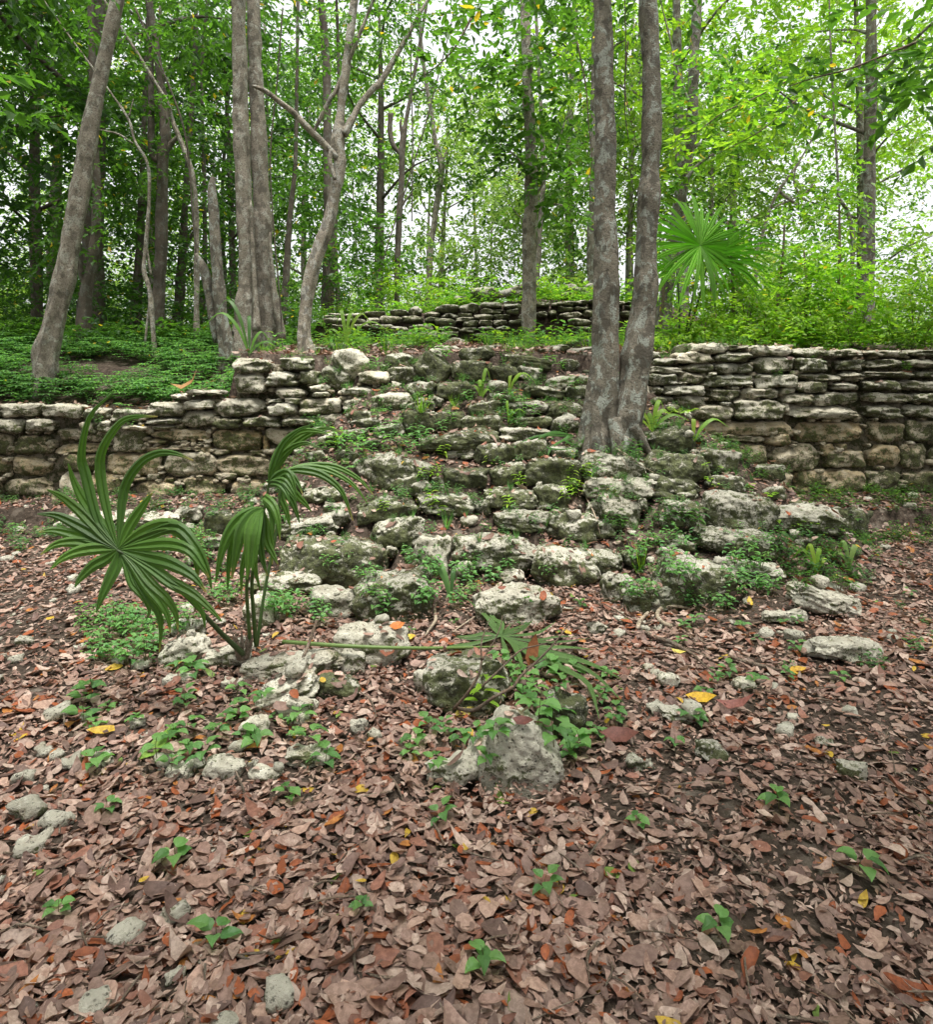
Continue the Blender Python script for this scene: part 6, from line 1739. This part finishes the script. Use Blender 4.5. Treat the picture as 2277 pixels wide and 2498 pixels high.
fallen_leaf(6, 545, 1510, .16, .07, 55, (.17, .30, .04), 'bright green fallen leaf beside the white angular stone', .4)
fallen_leaf(6, 690, 925, .12, .035, 35, (.42, .22, .07), 'orange-tan narrow leaf below the sloping pale slab', .2)
fallen_leaf(7, 940, 1275, .10, .06, 20, (.62, .50, .10), 'pale yellow leaf below the yellow-green seedling', .1)
fallen_leaf(8, 1000, 1240, .17, .055, -12, (.26, .10, .08), 'long reddish curled leaf in the middle of the right litter', .05, .03, .6)
fallen_leaf(6, 1765, 80, .05, .035, 0, (.42, .10, .05), 'red leaf resting on the biggest lowest-step stone')
fallen_leaf(7, 1200, 405, .06, .04, 20, (.22, .08, .05), 'red-brown leaf resting on the oblong pitted boulder')
fallen_leaf(7, 1350, 1340, .09, .05, -25, (.14, .05, .04), 'dark leaf resting on the peaked pitted boulder')
fallen_leaf(3, 760, 385, .34, .16, 15, (.33, .18, .07), 'big curled tan dead leaf lying on top of the long low wall', .25, .05, .8)
fallen_leaf(3, 930, 350, .26, .11, 10, (.36, .20, .08), 'second big tan dead leaf on the low wall, nearer the broken stub', .1, .05, .5)

# ------------------------------------------------------------------ fallen branches, roots and sticks
def stick(crop, pts, label, mat=None, cat='branch', name='branch', lift=.03, forks=()):
    def W(pp):
        P, r = [], []
        for p in pp:
            g = cast(*px(crop, p[0], p[1]))
            P.append(g + np.array([0, 0, lift + (p[3] if len(p) > 3 else 0)])); r.append(p[2] * CROPS[crop][2] / FPX * g[1] / 2)
        return np.array(P), np.array(r)
    P, r = W(pts)
    parts = [tube(P, r, 8, 8 * len(P), .10, seed=len(pts))]
    for f in forks:
        Pf, rf = W(f); parts.append(tube(Pf, rf, 6, 6 * len(Pf), .1))
    V, F4, F3 = join(parts)
    tag(mk(name, V, F4, F3, mat or M_TWIG, loc=tuple(P[0])), label, cat)
stick(8, [(385, 720, 22), (470, 760, 24), (560, 790, 28), (650, 840, 24), (720, 880, 20), (790, 950, 16), (860, 1000, 12)], 'forked fallen branch lying down the middle of the right litter', M_TWIG, forks=[[(640, 830, 14), (740, 860, 13), (820, 900, 9)], [(650, 720, 10), (715, 760, 9), (725, 800, 7)]])
stick(8, [(955, 880, 20), (1040, 915, 22), (1150, 945, 24), (1240, 970, 20), (1330, 990, 14)], 'thicker straight fallen branch ending under green leaves', M_TWIG)
stick(8, [(690, 550, 20), (580, 535, 24), (490, 550, 26), (465, 600, 28), (500, 650, 28), (560, 675, 26)], 'hook-shaped pale root looping out of the litter', M_TWIGP, 'root', 'root')
stick(8, [(400, 580, 18), (345, 640, 28), (330, 690, 24)], 'short thick root stub beside the hook-shaped root', M_TWIGP, 'root', 'root')
stick(8, [(100, 520, 8), (190, 570, 10), (275, 625, 8)], 'short thin dark stick below the oblong boulder', M_TWIG, 'stick', 'stick')
stick(8, [(385, 830, 12), (450, 832, 14), (525, 832, 12)], 'short straight stick beside the forked branch', M_TWIG, 'stick', 'stick')
stick(8, [(730, 740, 10), (770, 780, 12), (800, 800, 8)], 'stub of twig above the forked branch', M_TWIG, 'stick', 'stick')
stick(8, [(650, 1150, 12), (740, 1210, 13), (800, 1290, 12), (860, 1360, 10)], 'reddish stick running past the crumbly white-edged stone', M_TWIGR, 'stick', 'stick')
stick(7, [(360, 1110, 34), (450, 1150, 28), (560, 1190, 26), (660, 1235, 22), (760, 1280, 16)], 'reddish-brown fallen stick left of the large squared block', M_TWIGR, 'stick', 'stick')
stick(7, [(220, 1135, 10), (290, 1190, 14), (320, 1260, 13), (335, 1315, 10)], 'bent thin brown stick above the small white stones', M_TWIG, 'stick', 'stick')
stick(7, [(765, 480, 14), (738, 560, 20), (745, 630, 26), (700, 700, 16), (670, 745, 12)], 'pale gnarled root running down from the slanting block', M_TWIGP, 'root', 'root')
stick(7, [(860, 720, 8), (940, 660, 9), (1030, 600, 8)], 'straight straw-coloured stalk lying across the frond tip', M_TWIGP, 'stick', 'stick')
stick(6, [(1515, 1015, 16, .02), (1580, 920, 22, .06), (1650, 825, 20, .14)], 'dead stick leaning on the loaf-shaped block', M_TWIG, 'stick', 'stick')
stick(5, [(-30, 1130, 8), (30, 1250, 10), (70, 1390, 9)], 'thin curving root down over the low mottled stone', M_TWIGP, 'root', 'root')
stick(5, [(-60, 720, 9, .03), (120, 790, 12, .03), (250, 860, 9, .03), (360, 940, 6, .02)], 'bundle of dry straw draped over the wide tilted slab', M_TWIGP, 'straw', 'straw', .03, forks=[[(-40, 760, 8), (150, 800, 8), (300, 880, 6), (440, 965, 4)], [(20, 740, 7), (180, 800, 6), (330, 900, 5)], [(170, 800, 8), (220, 870, 6), (280, 960, 4)]])
stick(3, [(940, 440, 26), (980, 370, 26), (1020, 300, 22)], 'brown root slanting up the low wall below the broken stub', M_TWIG, 'root', 'root', .04)
stick(2, [(1595, 1290, 12, 0), (1640, 1220, 10, .05), (1690, 1150, 8, .1)], 'bare whitish twig sticking out over the top of the tall wall', M_TWIGP, 'twig', 'twig', .05)
P = np.array([at(1207, 722, 14.0), at(1240, 714, 14.0), at(1275, 700, 14.1)])
V, F4, F3 = tube(P, [.07, .075, .07], 10, 18, .08)
tag(mk('log', V, F4, F3, M_BARKW, loc=tuple(P[0])), 'pale log lying against the big squared block on the far platform', 'log')
# the bare dead twigs that lean across the block
gb = cast(*px(7, 870, 1210)); yb = gb[1] - .05
def P7(pts): return np.array([at(*px(7, p[0], p[1]), yb + p[2]) for p in pts])
parts = [tube(np.vstack([gb, P7([(960, 1110, -.05), (1040, 980, -.06), (1062, 880, -.05)])]), [.009, .007, .006, .005], 6, 20, .08),
         tube(P7([(1062, 880, -.05), (1060, 760, -.03), (1090, 660, 0), (1120, 590, .03)]), [.005, .004, .003, .002], 5, 14, .08),
         tube(P7([(1062, 880, -.05), (1140, 760, -.02), (1190, 650, .03), (1205, 570, .06)]), [.004, .0035, .003, .002], 5, 14, .08),
         tube(np.vstack([gb + np.array([.02, 0, 0]), P7([(1010, 1220, -.08), (1150, 1130, -.12), (1280, 1060, -.12), (1330, 990, -.1), (1500, 830, -.05), (1620, 690, 0), (1680, 590, .03)])]), [.009, .009, .008, .007, .006, .005, .004, .002], 6, 36, .08),
         tube(P7([(1060, 1060, -.1), (1200, 930, -.06), (1330, 810, 0), (1470, 770, .05), (1560, 740, .08)]), [.005, .005, .004, .003, .002], 5, 20, .08),
         tube(P7([(1400, 920, -.07), (1460, 890, -.03), (1510, 865, 0)]), [.004, .003, .002], 5, 10, .08)]
V, F4, F3 = join(parts)
tag(mk('dead_twigs', V, F4, F3, M_TWIG, loc=tuple(gb)), 'bare branched dead twig leaning up across the large squared block', 'twig')

# dark leafy spray from a tree overhead, near the camera
def overhead(label, pts, Y, n, pal, leaf, crop=2):
    P = np.array([at(*px(crop, x, y), Y) for x, y in pts])
    e = empty('branch', tuple(P[0]))
    tag(e, label, 'branch')
    V, F4, F3 = tube(P, np.linspace(.010, .003, len(P)), 6, 6 * len(P), .08)
    mk('twig', V, F4, F3, M_TWIG, e, loc=tuple(P[0]))
    C_ = resample(P, n)
    D = unit(np.gradient(C_, axis=0) + rng.normal(size=C_.shape) * .35)
    V, F4, F3, C = spray_leaves(C_, D, .3 * np.ones(n), 7, leaf, pal, 1, .01, .5, .4)
    mk('foliage', V, F4, F3, M_LEAF, e, C, smooth=False, loc=tuple(P[0]))
overhead('dark leafy branch hanging in from the upper right corner', [(2150, -160), (1980, -90), (1800, -20), (1640, 20), (1520, 60)], 4.6, 16, DEEP, .10)
overhead('dark leafy branch hanging across the top middle of the forest', [(20, -260), (-60, -120), (-160, -20), (-240, 30)], 6.0, 14, GREEN, .12)
overhead('leafy sprig hanging beside the taller twin trunk', [(520, -150), (560, 60), (575, 250), (590, 420), (560, 520)], 7.6, 9, GREEN, .11)
overhead('sprig of bright leaves drooping between the two twin trunks', [(760, -150), (745, 60), (770, 200), (800, 330)], 7.4, 9, LIME * .8, .10)
overhead('bright leafy branch reaching in front of the grey-brown leaning trunk', [(1500, 40), (1350, 120), (1200, 190), (1060, 300), (960, 380)], 8.4, 20, LIME, .12)
overhead('bright leafy branch arching above the upright fan palm', [(1560, 120), (1400, 260), (1280, 330), (1180, 380)], 8.2, 18, LIME, .12)
